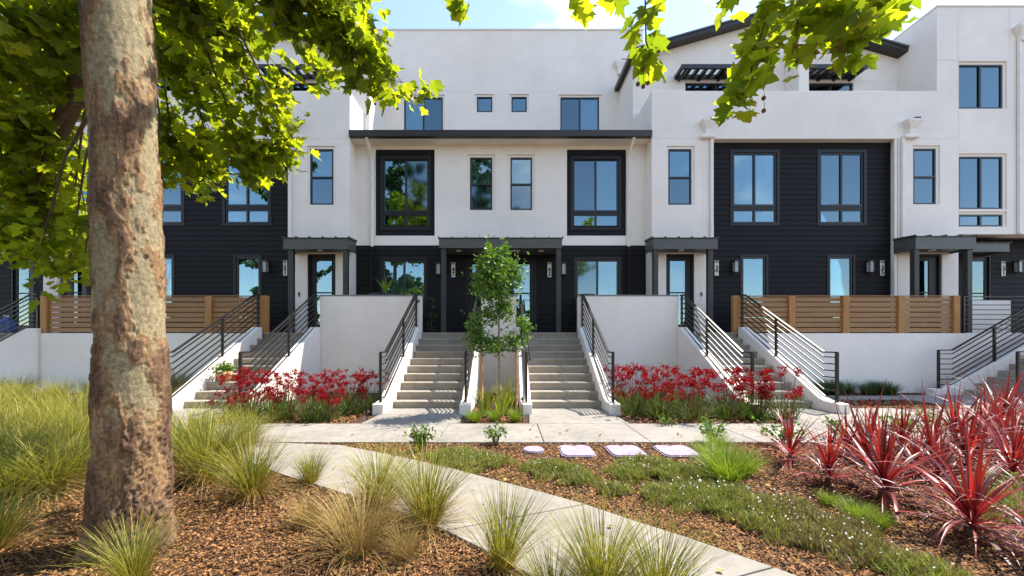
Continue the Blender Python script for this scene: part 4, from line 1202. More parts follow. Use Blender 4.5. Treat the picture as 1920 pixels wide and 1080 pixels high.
# flowering ground cover (fleabane): a mat nobody could count
cv, cd, pt = [], [], []
patches = [(850, 862, .42, .16), (905, 872, .4, .18), (1045, 888, .38, .17), (1010, 880, .25, .1), (1090, 905, .25, .13), (1215, 882, .42, .2), (1270, 898, .42, .2), (1180, 895, .3, .15), (1150, 925, .2, .12), (1260, 935, .35, .15), (1330, 950, .38, .17), (1400, 955, .36, .18),
           (1470, 965, .36, .17), (1430, 985, .34, .16), (1520, 990, .34, .15), (1560, 1020, .32, .14), (1620, 1045, .3, .12), (1500, 1015, .28, .13), (1360, 930, .3, .14), (1590, 1000, .28, .12), (1310, 930, .3, .13), (1700, 1070, .3, .12), (1880, 960, .4, .22), (1920, 930, .5, .25)]
for i, (px_, py_, r, h) in enumerate(patches):
    gx, gy = G(px_, py_)
    r *= 0.84; n = int(3400 * r * r / 0.12)
    a = U(0, 6.28, n); q = np.sqrt(U(0, 1, n)) * (1 + 0.25 * np.sin(a * 3 + i) + 0.15 * np.sin(a * 7 + i * 2))
    z = h * (1 - (q / 1.3) ** 2).clip(0.05) * U(0.15, 1.0, n) ** 0.6 * (1 + 0.45 * np.sin(a * 2 + q * 5 + i) * np.sin(q * 7 + i * 3))
    C = np.stack([gx + np.cos(a) * q * r, gy + np.sin(a) * q * r * 0.85, z], 1)
    dry = (U(0, 1, n) < (0.2 if i not in (12, 14, 15, 16, 17, 19) else 0.62))
    cv.append(C[~dry]); cd.append(C[dry])
    top = C[NR.choice(n, max(4, n // 150))].copy(); top[:, 2] = top[:, 2] * 0.4 + h * 0.75 * (1 - ((top[:, 0] - gx) ** 2 + (top[:, 1] - gy) ** 2) / (1.7 * r * r)).clip(0.2) + 0.02
    pt.append(top)
def fine(C, lo, hi, w):
    n = len(C); C = C.copy(); C[:, 2] *= 0.55
    l0 = U(0, 0.9, n)
    V, Fq, T = ribbons(C, U(0, 6.28, n), l0, l0 + U(0.1, 0.9, n), U(lo, hi, n), U(0.7, 1.4, n) * w, 2, twist=NR.normal(0, 0.8, n))
    return V, Fq
V, Fq = fine(np.concatenate(cv), 0.03, 0.085, 0.0068)
oc = link('ground_cover', mesh_np('ground_cover', V, Fq, 'cover_leaf'))
tag(oc, 'low feathery green ground cover dotted with small white daisies', 'ground cover', kind='stuff')
V, Fq = fine(np.concatenate(cd), 0.03, 0.09, 0.006)
tag(link('dry_growth', mesh_np('dry_growth', V, Fq, 'cover_dry'), oc), kind='stuff')
P = np.concatenate(pt); n = len(P); a = np.linspace(0, 2 * math.pi, 6, endpoint=False)
ring = np.stack([np.cos(a), np.sin(a), np.zeros(6)], 1) * 0.0062
tilt = NR.normal(0, 0.4, (n, 1, 2))
Vd = P[:, None, :] + ring[None]; Vd[:, :, 2] += (ring[None, :, :2] * tilt).sum(2)
o6 = (np.arange(n) * 6)[:, None]
tag(link('daisies', mesh_np('daisies', Vd.reshape(-1, 3), np.concatenate([o6 + np.array([0, 1, 2, 3]), o6 + np.array([0, 3, 4, 5])]), 'petal'), oc), kind='stuff')

# bark mulch chips over the beds near the camera
def inside(px_, py_, poly):
    c = np.zeros(len(px_), bool); n = len(poly)
    for i in range(n):
        x1, y1 = poly[i]; x2, y2 = poly[(i + 1) % n]
        hit = ((y1 > py_) != (y2 > py_)) & (px_ < (x2 - x1) * (py_ - y1) / (y2 - y1 + 1e-12) + x1)
        c ^= hit
    return c
PATH_POLY = R_EDGE + L_EDGE[::-1]
def chips(xa, xb, ya, yb, dens, smin, smax):
    n = int((xb - xa) * (yb - ya) * dens)
    x, y = U(xa, xb, n), U(ya, yb, n)
    ok = ~inside(x, y, PATH_POLY)
    ok |= (U(0, 1, n) < 0.0)
    return np.stack([x, y, U(smin, smax, n)], 1)[ok]
ch = [chips(-4.2, 4.6, 1.6, 3.6, 6200, 0.004, 0.015), chips(-6.5, 6.5, 3.6, 5.48, 2900, 0.006, 0.019),
      chips(-5.25, -2.8, 6.8, 7.7, 700, .016, .035), chips(-0.7, 0.3, 6.8, 8.4, 700, .016, .035), chips(2.35, 4.9, 6.8, 7.8, 700, .016, .035), chips(7.3, 9.9, 8.4, 9.5, 400, .02, .04)]
ch = np.concatenate(ch); n = len(ch)
a = U(0, 6.28, n); asp = U(0.25, 0.6, n); s = ch[:, 2]
ux = np.stack([np.cos(a), np.sin(a), NR.normal(0, 0.28, n)], 1) * s[:, None]
vx = np.stack([-np.sin(a), np.cos(a), NR.normal(0, 0.35, n)], 1) * (s * asp)[:, None]
c = np.stack([ch[:, 0], ch[:, 1], U(0.004, 0.026, n)], 1)
Vc = np.stack([c - ux - vx, c + ux - vx * U(0.3, 1, n)[:, None], c + ux * U(0.6, 1, n)[:, None] + vx, c - ux * U(0.6, 1, n)[:, None] + vx], 1).reshape(-1, 3)
tag(link('bark_mulch', mesh_np('bark_mulch', Vc, np.arange(4 * n).reshape(n, 4), 'chip')), 'loose brown bark chips covering the planting beds', 'mulch', kind='stuff')

# ------------------------------------------------------------------ garden fittings
def lid_rect(px0, px1, label):
    Yc = 5.04; x0, x1 = PX(px0, Yc), PX(px1, Yc)
    t = empty('valve_cover', ((x0 + x1) / 2, Yc, 0)); tag(t, label, 'cover', 'lavender irrigation covers')
    k = 0.05
    def oct_(a, b, c, d): return [(a + k, c), (b - k, c), (b, c + k), (b, d - k), (b - k, d), (a + k, d), (a, d - k), (a, c + k)]
    MB().prism(oct_(x0 - 0.018, x1 + 0.018, 4.80, 5.30), 'z', -0.02, 0.030).build('rim', 'lid_rim', t)
    MB().prism(oct_(x0, x1, 4.818, 5.282), 'z', 0.0, 0.044).build('lid', 'lid', t, bevel=0.006)
    MB().box((x0 + x1) / 2 - 0.03, (x0 + x1) / 2 + 0.03, 5.235, 5.255, 0.0445, 0.047).build('finger_hole', 'black', t)
lid_rect(1052, 1110, 'rectangular lavender cover next to the round one in the mulch')
lid_rect(1143, 1203, 'rectangular lavender cover in the middle of the row')
lid_rect(1237, 1300, 'rectangular lavender cover next to the lime sedges, half overgrown')
xr, yr = G(1000, 847)
t = empty('valve_cover', (xr, yr, 0)); tag(t, 'round lavender cover in the mulch', 'cover', 'lavender irrigation covers')
MB().lathe([(0.0, 0.03), (0.145, 0.03), (0.15, 0.0)], xr, yr).build('rim', 'lid_rim', t)
m = MB(); m.lathe([(0.0, 0.045), (0.125, 0.045), (0.132, 0.04), (0.132, 0.0)], xr, yr, 28); m.build('lid', 'lid', t)

def path_light(x, y, label):
    t = empty('path_light', (x, y, 0)); tag(t, label, 'lamp', 'slim black path lights')
    MB().tube([(x, y, -0.05), (x, y, 0.40)], 0.009, 8).build('stake', 'black', t)
    MB().tube([(x, y, 0.401), (x, y, 0.46)], 0.018, 10).build('head', 'black', t)
path_light(PX(688, 7.1), 7.1, 'slim black path light in the red flower bed')
path_light(0.30, 6.95, 'slim black path light at the corner of the young tree bed')

# wicker pot with flowers on an entry stair step
wx, wy, wz = PX(421, 9.05), 9.05, STEP_R * 3
wy = 9.05; wx = -6.62
t = empty('flower_pot', (wx, wy, wz)); tag(t, 'small wicker pot with white flowers on an entry stair step', 'flower pot')
MB().lathe([(0.0, wz), (0.10, wz), (0.15, wz + 0.12), (0.16, wz + 0.24), (0.145, wz + 0.24), (0.13, wz + 0.18), (0.0, wz + 0.18)], wx, wy).build('pot', 'wicker', t, smooth=True)
C = np.stack([wx + NR.normal(0, .10, 260), wy + NR.normal(0, .10, 260), wz + 0.26 + np.abs(NR.normal(0, .08, 260))], 1)
V, Fq = leaf_quads(C, 0.07); link('foliage', mesh_np('foliage', V, Fq, 'young_leaf'), t)
C = np.stack([wx + NR.normal(0, .09, 40), wy + NR.normal(0, .09, 40), wz + 0.34 + np.abs(NR.normal(0, .07, 40))], 1)
V, Fq = leaf_quads(C, 0.045); link('blossom', mesh_np('blossom', V, Fq, 'petal'), t)

# bowl planters on the landing
def bowl(x, y, r, label, leaves):
    t = empty('bowl_planter', (x, y, LAND)); tag(t, label, 'planter')
    z = LAND
    MB().lathe([(0.0, z), (r * 0.5, z), (r * 0.45, z + 0.5), (r * 0.6, z + 0.9), (r, z + 1.18), (r * 0.98, z + 1.2), (r * 0.9, z + 1.15), (0.0, z + 1.12)], x, y, 28).build('bowl', 'pot_dark', t, smooth=True)
    for k in range(leaves):
        V, Fq, T = ribbons(np.array([[x, y, z + 1.1]]), np.array([k * 2.4 + 0.3]), np.array([0.25]), np.array([0.9]), np.array([0.75]), np.array([0.075]), 6, belly=0.8, fold=0.5)
        link('leaf', mesh_np('leaf', V, Fq, 'lime_blade', {'t': T}), t, loc=-Vector(t.location))
bowl(PX(722, 11.9), 11.9, 0.5, 'dark bowl planter with an agave behind the white wall ', 7)
bowl(PX(1098, 11.95), 11.95, 0.3, 'empty dark bowl planter behind the white wall ', 0)
# tall thin plant in the corner by post of 947
tx, ty = PX(808, 11.9), 11.9
t = empty('climbing_plant', (tx, ty, LAND)); tag(t, 'thin leafy cane plant in the dark corner by a canopy post', 'plant')
MB().tube([(tx, ty, LAND), (tx + 0.02, ty, LAND + 0.6), (tx + 0.1, ty, LAND + 1.1)], [0.012, 0.01, 0.006], 6).build('cane', 'twig', t)
C = np.array([[tx + R.gauss(0, .05), ty + R.gauss(0, .05), LAND + R.uniform(0.1, 1.15)] for _ in range(60)])
V, Fq = leaf_quads(C, 0.11); link('foliage', mesh_np('foliage', V, Fq, 'dark_blade'), t)
# blue bottle
bx_, by_ = PX(12, 11.4), 11.4
t = empty('water_bottle', (bx_, by_, LAND)); tag(t, 'large blue water bottle behind the sloping black railing', 'bottle')
MB().lathe([(0.0, LAND), (0.2, LAND), (0.21, LAND + 0.06), (0.195, LAND + 0.12), (0.21, LAND + 0.18), (0.195, LAND + 0.24), (0.2, LAND + 0.32), (0.06, LAND + 0.42), (0.05, LAND + 0.48), (0.0, LAND + 0.48)], bx_, by_, 24).build('body', 'blue_plastic', t, smooth=True)
MB().lathe([(0.055, LAND + 0.47), (0.055, LAND + 0.53), (0.0, LAND + 0.53)], bx_, by_).build('lid', 'white_metal', t)

# ------------------------------------------------------------------ young staked tree
tx, ty = PX(936, 7.8), 7.8
t = empty('young_tree', (tx, ty, 0)); tag(t, 'young staked tree with small green leaves between the middle stairs', 'tree')
m = MB(); m.tube([(tx, ty, -0.05), (tx + 0.01, ty, 0.7), (tx - 0.01, ty, 1.4), (tx, ty, 2.2), (tx + 0.02, ty, 3.1)], [0.03, 0.025, 0.022, 0.015, 0.006], 8)
cs = []
def zt(py): return PZ(py, 7.8)
blobs = [(895, 640, 26, 22, 300), (925, 648, 26, 16, 260), (960, 640, 26, 16, 230), (985, 615, 16, 22, 120), (893, 615, 22, 24, 240), (915, 590, 28, 18, 220), (945, 575, 24, 26, 300), (925, 545, 40, 24, 420), (940, 515, 42, 24, 460), (905, 525, 26, 22, 220), (970, 515, 16, 28, 150), (930, 485, 30, 16, 260), (915, 465, 7, 16, 60), (948, 468, 7, 16, 60), (975, 600, 14, 10, 40), (900, 500, 14, 14, 80)]
for (bx0, by0, rx_, ry_, n) in blobs:
    c0 = Vector((PX(bx0, 7.8), ty + R.uniform(-0.14, 0.14), zt(by0)))
    za = max(1.2, c0.z - 0.25)
    m.tube([(tx, ty, za), tuple(c0.lerp(Vector((tx, ty, za)), 0.4) + Vector((0, 0, 0.03))), tuple(c0)], [0.009, 0.006, 0.003], 5)
    k = 7.8 / F
    for j in range(n):
        cs.append([c0.x + R.gauss(0, 0.40) * rx_ * k, c0.y + R.gauss(0, 0.5) * max(rx_, 18) * k, c0.z + R.gauss(0, 0.52) * ry_ * k])
m.build('trunk', 'young_bark', t, smooth=True)
V, Fq = leaf_quads(np.array(cs + [[a + R.gauss(0, .02), b + R.gauss(0, .05), c + R.gauss(0, .02)] for a, b, c in cs]), 0.066, 0.0)
tag(link('crown', mesh_np('crown', V, Fq, 'young_leaf'), t, loc=-Vector(t.location)), kind='stuff')
for (sx, lab) in ((PX(903, 7.85), 'round wooden tree stake nearest the agave planter side'), (PX(968, 7.85), 'round wooden tree stake farthest from the agave planter side')):
    o = MB().tube([(sx, 7.85, -0.1), (sx + 0.004, 7.85, 0.7), (sx, 7.85, 1.5)], [0.028, 0.028, 0.027], 10).build('tree_stake', 'stake_wood', None, smooth=True)
    tag(o, lab, 'stake', 'wooden stakes of the young tree')
    tie = MB().bar((sx, 7.83, 1.28), (tx, ty - 0.02, 1.3), 0.02, 0.03); tie.build('tie', 'black', o)

# ------------------------------------------------------------------ sycamores
LEAF2D = [(0, 0), (0.20, -0.06), (0.42, 0.02), (0.33, 0.16), (0.62, 0.36), (0.40, 0.40), (0.42, 0.58), (0.22, 0.56), (0.16, 0.72), (0, 1.0), (-0.16, 0.72), (-0.22, 0.56), (-0.42, 0.58), (-0.40, 0.40), (-0.62, 0.36), (-0.33, 0.16), (-0.42, 0.02), (-0.20, -0.06)]
LN = len(LEAF2D)
def leaf_base(curl):
    P = [(0, 0.34, 0.0)] + [(x, y, -curl * abs(x) * 0.7 - curl * 0.35 * max(0, y - 0.4) ** 2 + 0.06 * math.sin(x * 9 + y * 5)) for x, y in LEAF2D]
    Fq = [(0, 1 + i, 1 + (i + 1) % LN) for i in range(LN)]
    return np.array(P), np.array(Fq)
LEAFB = [leaf_base(c) for c in (0.1, 0.45, 0.8)]
def rot_hang(n, spread):
    """rotations: blade hangs from its stalk with the tip outwards and down"""
    az = U(0, 6.283, n); dip = U(-0.15, 1.25, n) * spread + 0.15; roll = NR.normal(0, 0.55, n)
    d = np.stack([np.cos(az) * np.cos(dip), np.sin(az) * np.cos(dip), -np.sin(dip)], 1)
    s = np.stack([-np.sin(az), np.cos(az), np.zeros(n)], 1)
    nn = np.cross(s, d)
    s2 = s * np.cos(roll)[:, None] + nn * np.sin(roll)[:, None]
    n2 = np.cross(s2, d)
    return np.stack([s2, d, n2], 2)          # columns: leaf x, y, z
def leaves_mesh(name, C, size, mat, spread=1.0):
    parts, o = [], 0
    idx = NR.integers(0, 3, len(C))
    Vs, Fs = [], []
    for k in range(3):
        c = C[idx == k]; n = len(c)
        if not n: continue
        B, Fq = LEAFB[k]
        Rm = rot_hang(n, spread)
        s = size * U(0.45, 1.3, n)
        V = np.einsum('nij,vj->nvi', Rm, B) * s[:, None, None] + c[:, None, :]
        Vs.append(V.reshape(-1, 3)); Fs.append((Fq[None] + (np.arange(n) * (LN + 1))[:, None, None]).reshape(-1, 3) + o); o += n * (LN + 1)
    return mesh_np(name, np.concatenate(Vs), np.concatenate(Fs), mat)
LEAF_ME = []
for B, Fq in LEAFB: LEAF_ME.append(mesh_np('leaf', B, Fq, 'sycamore_leaf'))

def leaf_objects(t, C, size):
    Rm = rot_hang(len(C), 1.0)
    for c, r in zip(C, Rm):
        o = link('leaf', R.choice(LEAF_ME), t, loc=(0, 0, 0))
        s = size * R.uniform(0.65, 1.2)
        mw = Matrix([[r[0][0], r[0][1], r[0][2]], [r[1][0], r[1][1], r[1][2]], [r[2][0], r[2][1], r[2][2]]]).to_4x4()
        o.rotation_euler = mw.to_euler(); o.location = Vector(c) - Vector(t.location); o.scale = (s, s, s)

def seed_balls(t, pts):
    for p in pts:
        m = MB(); L = R.uniform(0.05, 0.11)
        m.tube([p, (p[0] + 0.005, p[1], p[2] - L)], 0.0016, 4)
        rr = 0.0135
        m.lathe([(0.001, p[2] - L + 0.002)] + [(rr * math.sin(a), p[2] - L - rr + rr * math.cos(a)) for a in (0.5, 1.0, 1.57, 2.1, 2.7)] + [(0.001, p[2] - L - 2 * rr)], p[0], p[1], 10)
        m.build('seed_ball', 'seed_ball', t, smooth=True)

# --- trunk with flaking plates
BX, BY = PX(238, 2.75), 2.75
syc = empty('sycamore_tree', (BX, BY, 0)); tag(syc, 'large sycamore with mottled flaking trunk beside the diagonal path', 'tree')
NA, NZ = 190, 640
ZT = 5.4
def trunk_axis(z):
    return BX + 0.02 - 0.018 * z + 0.025 * math.sin(z * 0.9), BY + 0.02 * math.sin(z * 0.7 + 1)
def trunk_rad(z):
    return 0.186 + 0.065 * math.exp(-max(z, 0) / 0.33) + 0.012 * math.exp(-((z - 0.7) / 0.7) ** 2) - 0.003 * z
Vt = np.zeros((NZ * NA, 3)); pl = np.zeros(NZ * NA); i = 0
for iz in range(NZ):
    z = -0.08 + (ZT + 0.08) * iz / (NZ - 1)
    ax, ay = trunk_axis(z); r0 = trunk_rad(z)
    rough_k = min(1, max(0, (1.3 - z) / 1.0))          # old rough bark towards the foot
    for ia in range(NA):
        a = 2 * math.pi * ia / NA
        ca, sa = math.cos(a), math.sin(a)
        p = Vector((ca * 0.33, sa * 0.33, z * 0.62))
        n1 = noise.noise(p * 3.6 + Vector((3, 7, 1))) + 0.5 * noise.noise(p * 9) + 0.28 * noise.noise(p * 22) + 0.14 * noise.noise(p * 45)
        n2 = noise.noise(p * 4.1 + Vector((9, 2, 5))) + 0.4 * noise.noise(p * 11 + Vector((1, 1, 8)))
        h = 0.0; v = 0.1 + 0.12 * (n2 + 0.5)
        if n1 > -0.05: v = 0.36 + 0.1 * n2; h = 0.007
        if n1 > 0.22 - 0.25 * rough_k: v = 0.62 + 0.08 * n2; h = 0.015
        if n1 > 0.52 - 0.3 * rough_k: v = 0.86; h = 0.021
        if n2 > 0.46: v = 0.12 + 0.08 * n1; h = 0.003
        if rough_k > 0:
            fiss = noise.noise(Vector((ca * 5.5, sa * 5.5, z * 9))) + 0.6 * noise.noise(Vector((ca * 12, sa * 12, z * 22)))
            h += rough_k * (0.006 * fiss - (0.012 if abs(fiss) < 0.10 else 0))
            v = v * (1 - 0.65 * rough_k) + (0.66 + 0.22 * fiss + (0.25 if abs(fiss) < 0.10 else 0)) * 0.65 * rough_k
        edge = noise.noise(Vector((ca * 6, sa * 6, z * 14 + 4)))
        h += 0.0025 * edge + 0.006 * noise.noise(p * 1.6)
        flare = 1 + 0.10 * math.exp(-max(z, 0) / 0.25) * math.sin(a * 5 + 1)
        r = r0 * flare + h
        Vt[i] = (ax + ca * r, ay + sa * r, z); pl[i] = min(1, max(0, v)); i += 1
iz, ia = np.meshgrid(np.arange(NZ - 1), np.arange(NA), indexing='ij')
a0 = (iz * NA + ia).ravel(); a1 = (iz * NA + (ia + 1) % NA).ravel()
Fq = np.stack([a0, a1, a1 + NA, a0 + NA], 1)
trunk = link('trunk', mesh_np('trunk', Vt, Fq, 'sycamore_bark', {'plate': pl}), syc, loc=-Vector(syc.location))

def crown_from_blobs(t, blobs, limb_root, size, max_objects):
    """blobs: (x, y, z, rx, ry, rz, n); limbs run from the root to each blob, leaves fill it"""
    m = MB(); C = []
    for (x, y, z, rx_, ry_, rz_, n) in blobs:
        c = Vector((x, y, z)); root = Vector(limb_root(c))
        mid = root.lerp(c, 0.55) + Vector((0, 0, 0.12 * (root - c).length))
        m.tube([root, root.lerp(mid, 0.5) + Vector((0, 0, .05)), mid, mid.lerp(c, 0.6), c], [0.022, 0.017, 0.012, 0.008, 0.003], 6)
        n = int(n * (1.4 if size < 0.19 else 1)); nt = max(3, n // 22)
        for k in range(nt):
            e = c + Vector((R.gauss(0, .55) * rx_, R.gauss(0, .55) * ry_, R.gauss(0, .55) * rz_))
            s0 = mid.lerp(c, R.uniform(0.2, 1))
            m.tube([s0, s0.lerp(e, 0.5) + Vector((0, 0, 0.06)), e], [0.006, 0.004, 0.002], 4)
            for j in range(n // nt + 1):
                f = R.random() ** 0.6
                q = s0.lerp(e, f)
                sp = 0.11
                C.append((q.x + R.gauss(0, sp), q.y + R.gauss(0, sp), q.z + R.gauss(0, sp * 0.8)))
    m.build('limbs', 'twig', t)
    return np.array(C)

# visible lower crown: hanging sprays placed in space around and beyond the trunk
def spray(px_, py_, Y, rx_, ry_, n, rd=0.35):
    k = Y / F
    return (PX(px_, Y), Y, PZ(py_, Y), rx_ * k, rd, ry_ * k, n)
low = [spray(350, 40, 3.6, 50, 45, 110), spray(440, 60, 4.0, 60, 55, 150), spray(540, 40, 3.8, 60, 50, 130), spray(640, 60, 3.9, 55, 55, 130), spray(690, 130, 4.0, 35, 45, 80), spray(745, 165, 4.1, 22, 22, 34), spray(700, 40, 4.2, 35, 40, 70),
       spray(330, 130, 4.6, 45, 50, 120), spray(400, 150, 4.8, 55, 50, 140), spray(460, 160, 4.4, 40, 55, 100), spray(620, 150, 4.6, 30, 30, 40), spray(535, 190, 4.8, 18, 45, 46), spray(555, 275, 4.8, 18, 20, 26), spray(420, 235, 4.9, 32, 28, 60),
       spray(330, 300, 5.2, 42, 40, 120), spray(400, 310, 5.2, 50, 38, 130), spray(470, 320, 5.0, 50, 32, 120), spray(535, 310, 5.0, 35, 38, 90), spray(320, 360, 5.2, 30, 25, 50), spray(320, 240, 5.0, 30, 35, 60),
       spray(60, 60, 2.9, 60, 60, 110), spray(120, 40, 3.3, 40, 50, 70), spray(20, 150, 3.4, 55, 60, 120), spray(105, 150, 3.8, 55, 60, 130), spray(40, 260, 4.2, 60, 50, 160), spray(120, 260, 4.6, 45, 55, 140), spray(20, 370, 4.8, 55, 45, 150), spray(105, 360, 5.0, 55, 50, 170),
       spray(50, 440, 5.0, 60, 40, 150), spray(130, 440, 5.2, 40, 45, 120), spray(70, 490, 4.4, 30, 25, 45), spray(155, 520, 4.6, 18, 40, 50), spray(40, 400, 5.4, 50, 40, 130), spray(100, 420, 5.6, 45, 40, 120), spray(130, 500, 5.0, 30, 40, 60), spray(30, 490, 5.4, 40, 20, 60), spray(170, 30, 3.9, 30, 40, 40), spray(-60, 300, 4.2, 60, 100, 150), spray(-60, 100, 3.4, 60, 100, 120), spray(240, 20, 4.2, 60, 40, 60), spray(380, -20, 3.5, 80, 40, 120), spray(560, -25, 3.6, 80, 40, 120)]
def root_low(c):
    z = min(5.3, max(3.4, c.z + 1.0))
    ax, ay = trunk_axis(z)
    return (ax, ay, z)
C = crown_from_blobs(syc, low, root_low, 0.17, 0)
# thick limb seen at the far left
m = MB(); m.tube([(trunk_axis(4.0)[0], BY, 4.0), (PX(150, 4.4), 4.2, 3.75), (PX(60, 4.4), 4.4, PZ(265, 4.4)), (PX(-10, 4.4), 4.4, PZ(315, 4.4)), (PX(-120, 4.4), 4.4, PZ(400, 4.4))], [0.09, 0.075, 0.055, 0.045, 0.03], 8); m.build('limb', 'twig', syc, smooth=True)
# upper crown above the picture
up = []
for k in range(30):
    a = R.uniform(0, 6.28); r = R.uniform(0.5, 3.6); z = R.uniform(6.3, 10.5)
    up.append((BX - 1.9 + math.cos(a) * r, BY - 1.3 + math.sin(a) * r, z, 0.9, 0.9, 0.7, 130))
for k in range(3):
    m = MB(); a = k * 2.1 + 0.5
    m.tube([(trunk_axis(5.3)[0], BY, 5.2), (BX + math.cos(a) * 0.6, BY + math.sin(a) * 0.6, 6.8), (BX - .5 + math.cos(a) * 1.4, BY - .4 + math.sin(a) * 1.4, 9.3)], [0.2, 0.14, 0.05], 10); m.build('limb', 'twig', syc, smooth=True)
CU = crown_from_blobs(syc, up, lambda c: (BX - 0.4 + (c.x - BX) * 0.25, BY - 0.3 + (c.y - BY) * 0.25, max(5.6, c.z - 1.4)), 0.2, 0)
d = np.linalg.norm(C - np.array([0, 0, H]), axis=1)
near = np.argsort(d)
inview = C[near][:, 1] > 0.5
front = near[inview][:300]; rest = np.setdiff1d(np.arange(len(C)), front)
leaf_objects(syc, C[front], 0.145)
tag(link('foliage', leaves_mesh('foliage', C[rest], 0.145, 'sycamore_leaf'), syc, loc=-Vector(syc.location)), kind='stuff')
tag(link('upper_foliage', leaves_mesh('upper_foliage', CU, 0.24, 'sycamore_leaf'), syc, loc=-Vector(syc.location)), kind='stuff')
seed_balls(syc, [(PX(a, 4.0), 4.0, PZ(b, 4.0)) for a, b in ((771, 168), (778, 170), (786, 172), (703, 178), (745, 182), (745, 166))])

# --- second sycamore behind the camera; one of its branches hangs into view
s2 = empty('sycamore_tree', (4.6, -2.6, 0)); tag(s2, 'sycamore whose leafy branch with seed balls hangs over the garden', 'tree')
m = MB(); m.tube([(4.6, -2.6, -0.1), (4.55, -2.55, 1.5), (4.4, -2.4, 4.2), (4.2, -2.2, 6.5)], [0.34, 0.27, 0.23, 0.15], 16); m.build('trunk', 'young_bark', s2, smooth=True)
m = MB(); m.tube([(4.4, -2.4, 4.4), (3.2, -0.6, 5.0), (2.2, 1.2, 4.6), (1.75, 2.2, 3.9)], [0.1, 0.07, 0.04, 0.015], 8); m.build('limb', 'twig', s2, smooth=True)
m = MB()
Yb = 2.45
tw = [[(1480, -60), (1440, 30), (1420, 110), (1395, 195)], [(1480, -60), (1500, 40), (1490, 95)], [(1540, -60), (1560, 40), (1590, 110)], [(1600, -60), (1650, 10), (1665, 60)], [(1230, -70), (1205, 10), (1210, 80), (1235, 130)], [(1080, -40), (1085, 5)], [(868, -40), (868, 10)], [(1380, -60), (1370, 20)], [(1560, -40), (1625, 40), (1680, 20)], [(1170, -50), (1160, 0)]]
Cb = []
for k, tw_ in enumerate(tw):
    Yk = Yb + (k % 4) * 0.12
    P3 = [Vector((PX(a, Yk), Yk + R.uniform(-.05, .05), PZ(b, Yk))) for a, b in tw_]
    m.tube([(1.75, 2.2, 3.95)] + P3 if k not in (5, 6) else [(0.6, 2.0, 4.3)] + P3, [0.012] + [0.005] * (len(P3) - 1) + [0.002], 6)
    for a, b in zip(P3[:-1], P3[1:]):
        nl = int((b - a).length * (74 if k in (0, 1, 2, 3, 8) else 32)) + 2
        for j in range(nl):
            q = a.lerp(b, R.random()); sp = 0.075 if k in (1, 2, 3, 8) else 0.045
            if k in (5, 6, 9): sp = 0.03
            Cb.append((q.x + R.gauss(0, sp), q.y + R.gauss(0, 0.09), q.z + R.gauss(0, sp * 0.8)))
m.tube([(1.75, 2.2, 3.95), (1.1, 2.05, 4.4), (0.6, 2.0, 4.3)], [0.015, 0.012, 0.008], 6)
m.build('branch', 'twig', s2, smooth=True)
leaf_objects(s2, Cb[:300], 0.142)
if len(Cb) > 300: tag(link('foliage', leaves_mesh('foliage', np.array(Cb[300:]), 0.142, 'sycamore_leaf'), s2, loc=-Vector(s2.location)), kind='stuff')
seed_balls(s2, [(PX(a, Yb), Yb, PZ(b, Yb)) for a, b in ((1205, 105), (1196, 122), (1206, 128), (1215, 135), (1432, 165), (1432, 178), (1405, 192), (1493, 60), (1495, 78), (1575, 55), (1560, 100), (1530, 70), (1445, 75), (1580, 65))])
up = []
for k in range(26):
    a = R.uniform(0, 6.28); r = R.uniform(0.5, 3.2); z = R.uniform(5.6, 10)
    up.append((4.4 + math.cos(a) * r, -3.4 + math.sin(a) * r * 0.9, z, 0.9, 0.9, 0.7, 110))
CU = crown_from_blobs(s2, up, lambda c: (4.25, -2.3, min(6.3, max(4.5, c.z - 1.8))), 0.2, 0)
tag(link('upper_foliage', leaves_mesh('upper_foliage', CU, 0.24, 'sycamore_leaf'), s2, loc=-Vector(s2.location)), kind='stuff')

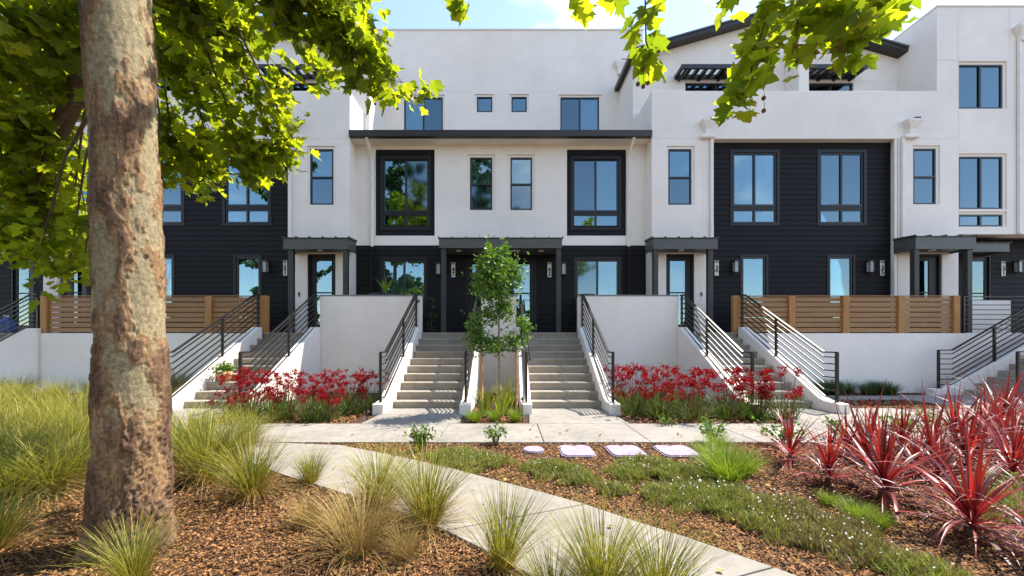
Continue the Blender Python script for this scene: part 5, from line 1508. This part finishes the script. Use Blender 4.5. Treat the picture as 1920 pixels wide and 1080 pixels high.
# street trees across the road, seen mirrored in the windows
for (x, y, hh, lab) in ((-8.2, -3.2, 16.5, 'tall street tree across the garden, mirrored in the siding windows'), (-16, -3.0, 15, 'street tree mirrored in the windows behind the trunk'), (-2.2, -7.0, 17.0, 'street tree mirrored in the windows of the middle house')):
    t = empty('street_tree', (x, y, 0)); tag(t, lab, 'tree')
    MB().tube([(x, y, -0.1), (x, y, 2.5), (x + 0.2, y, hh * 0.75)], [0.22, 0.17, 0.06], 10).build('trunk', 'twig', t, smooth=True)
    up = []
    for k in range(80):
        a = R.uniform(0, 6.28); z = R.uniform(1.8, hh); r = R.uniform(0.3, 3.3) * (1.15 - abs(z / hh - 0.45))
        up.append((x + math.cos(a) * r, y + math.sin(a) * r, z, 0.9, 0.9, 0.8, 80))
    CU = crown_from_blobs(t, up, lambda c: (x + 0.1, y, max(1.2, c.z - 1.2)), 0.2, 0)
    tag(link('crown', leaves_mesh('crown', CU, 0.34, 'far_leaf'), t, loc=-Vector(t.location)), kind='stuff')

for (x, y, hh, lab) in ((-13, -20, 7, 'low tree beyond the street, farthest from the sycamores'), (1.5, -19, 6.5, 'low tree beyond the street, opposite the double canopy'), (13, -21, 5, 'small round tree beyond the street, opposite the gabled house'), (27, -22, 6, 'low tree beyond the street, opposite the sideways stair')):
    t = empty('street_tree', (x, y, 0)); tag(t, lab, 'tree')
    MB().tube([(x, y, -0.1), (x, y, 1.5), (x + 0.1, y, hh * 0.7)], [0.15, 0.12, 0.05], 8).build('trunk', 'twig', t, smooth=True)
    up = []
    for k in range(16):
        a = R.uniform(0, 6.28); z = R.uniform(hh * 0.35, hh); r = R.uniform(0.2, 2.6)
        up.append((x + math.cos(a) * r, y + math.sin(a) * r, z, 0.9, 0.9, 0.7, 60))
    CU = crown_from_blobs(t, up, lambda c: (x + 0.05, y, max(1.5, c.z - 1.2)), 0.2, 0)
    tag(link('crown', leaves_mesh('crown', CU, 0.36, 'far_leaf'), t, loc=-Vector(t.location)), kind='stuff')
# fallen leaves
n = 130
fx, fy = U(-4.5, 4.5, n), U(1.8, 6.6, n)
tag(link('fallen_leaves', leaves_mesh('fallen_leaves', np.stack([fx, fy, U(0.036, 0.05, n)], 1), 0.04, 'fallen', 0.12)), 'scattered small dry leaves lying on path and mulch', 'leaves', kind='stuff')
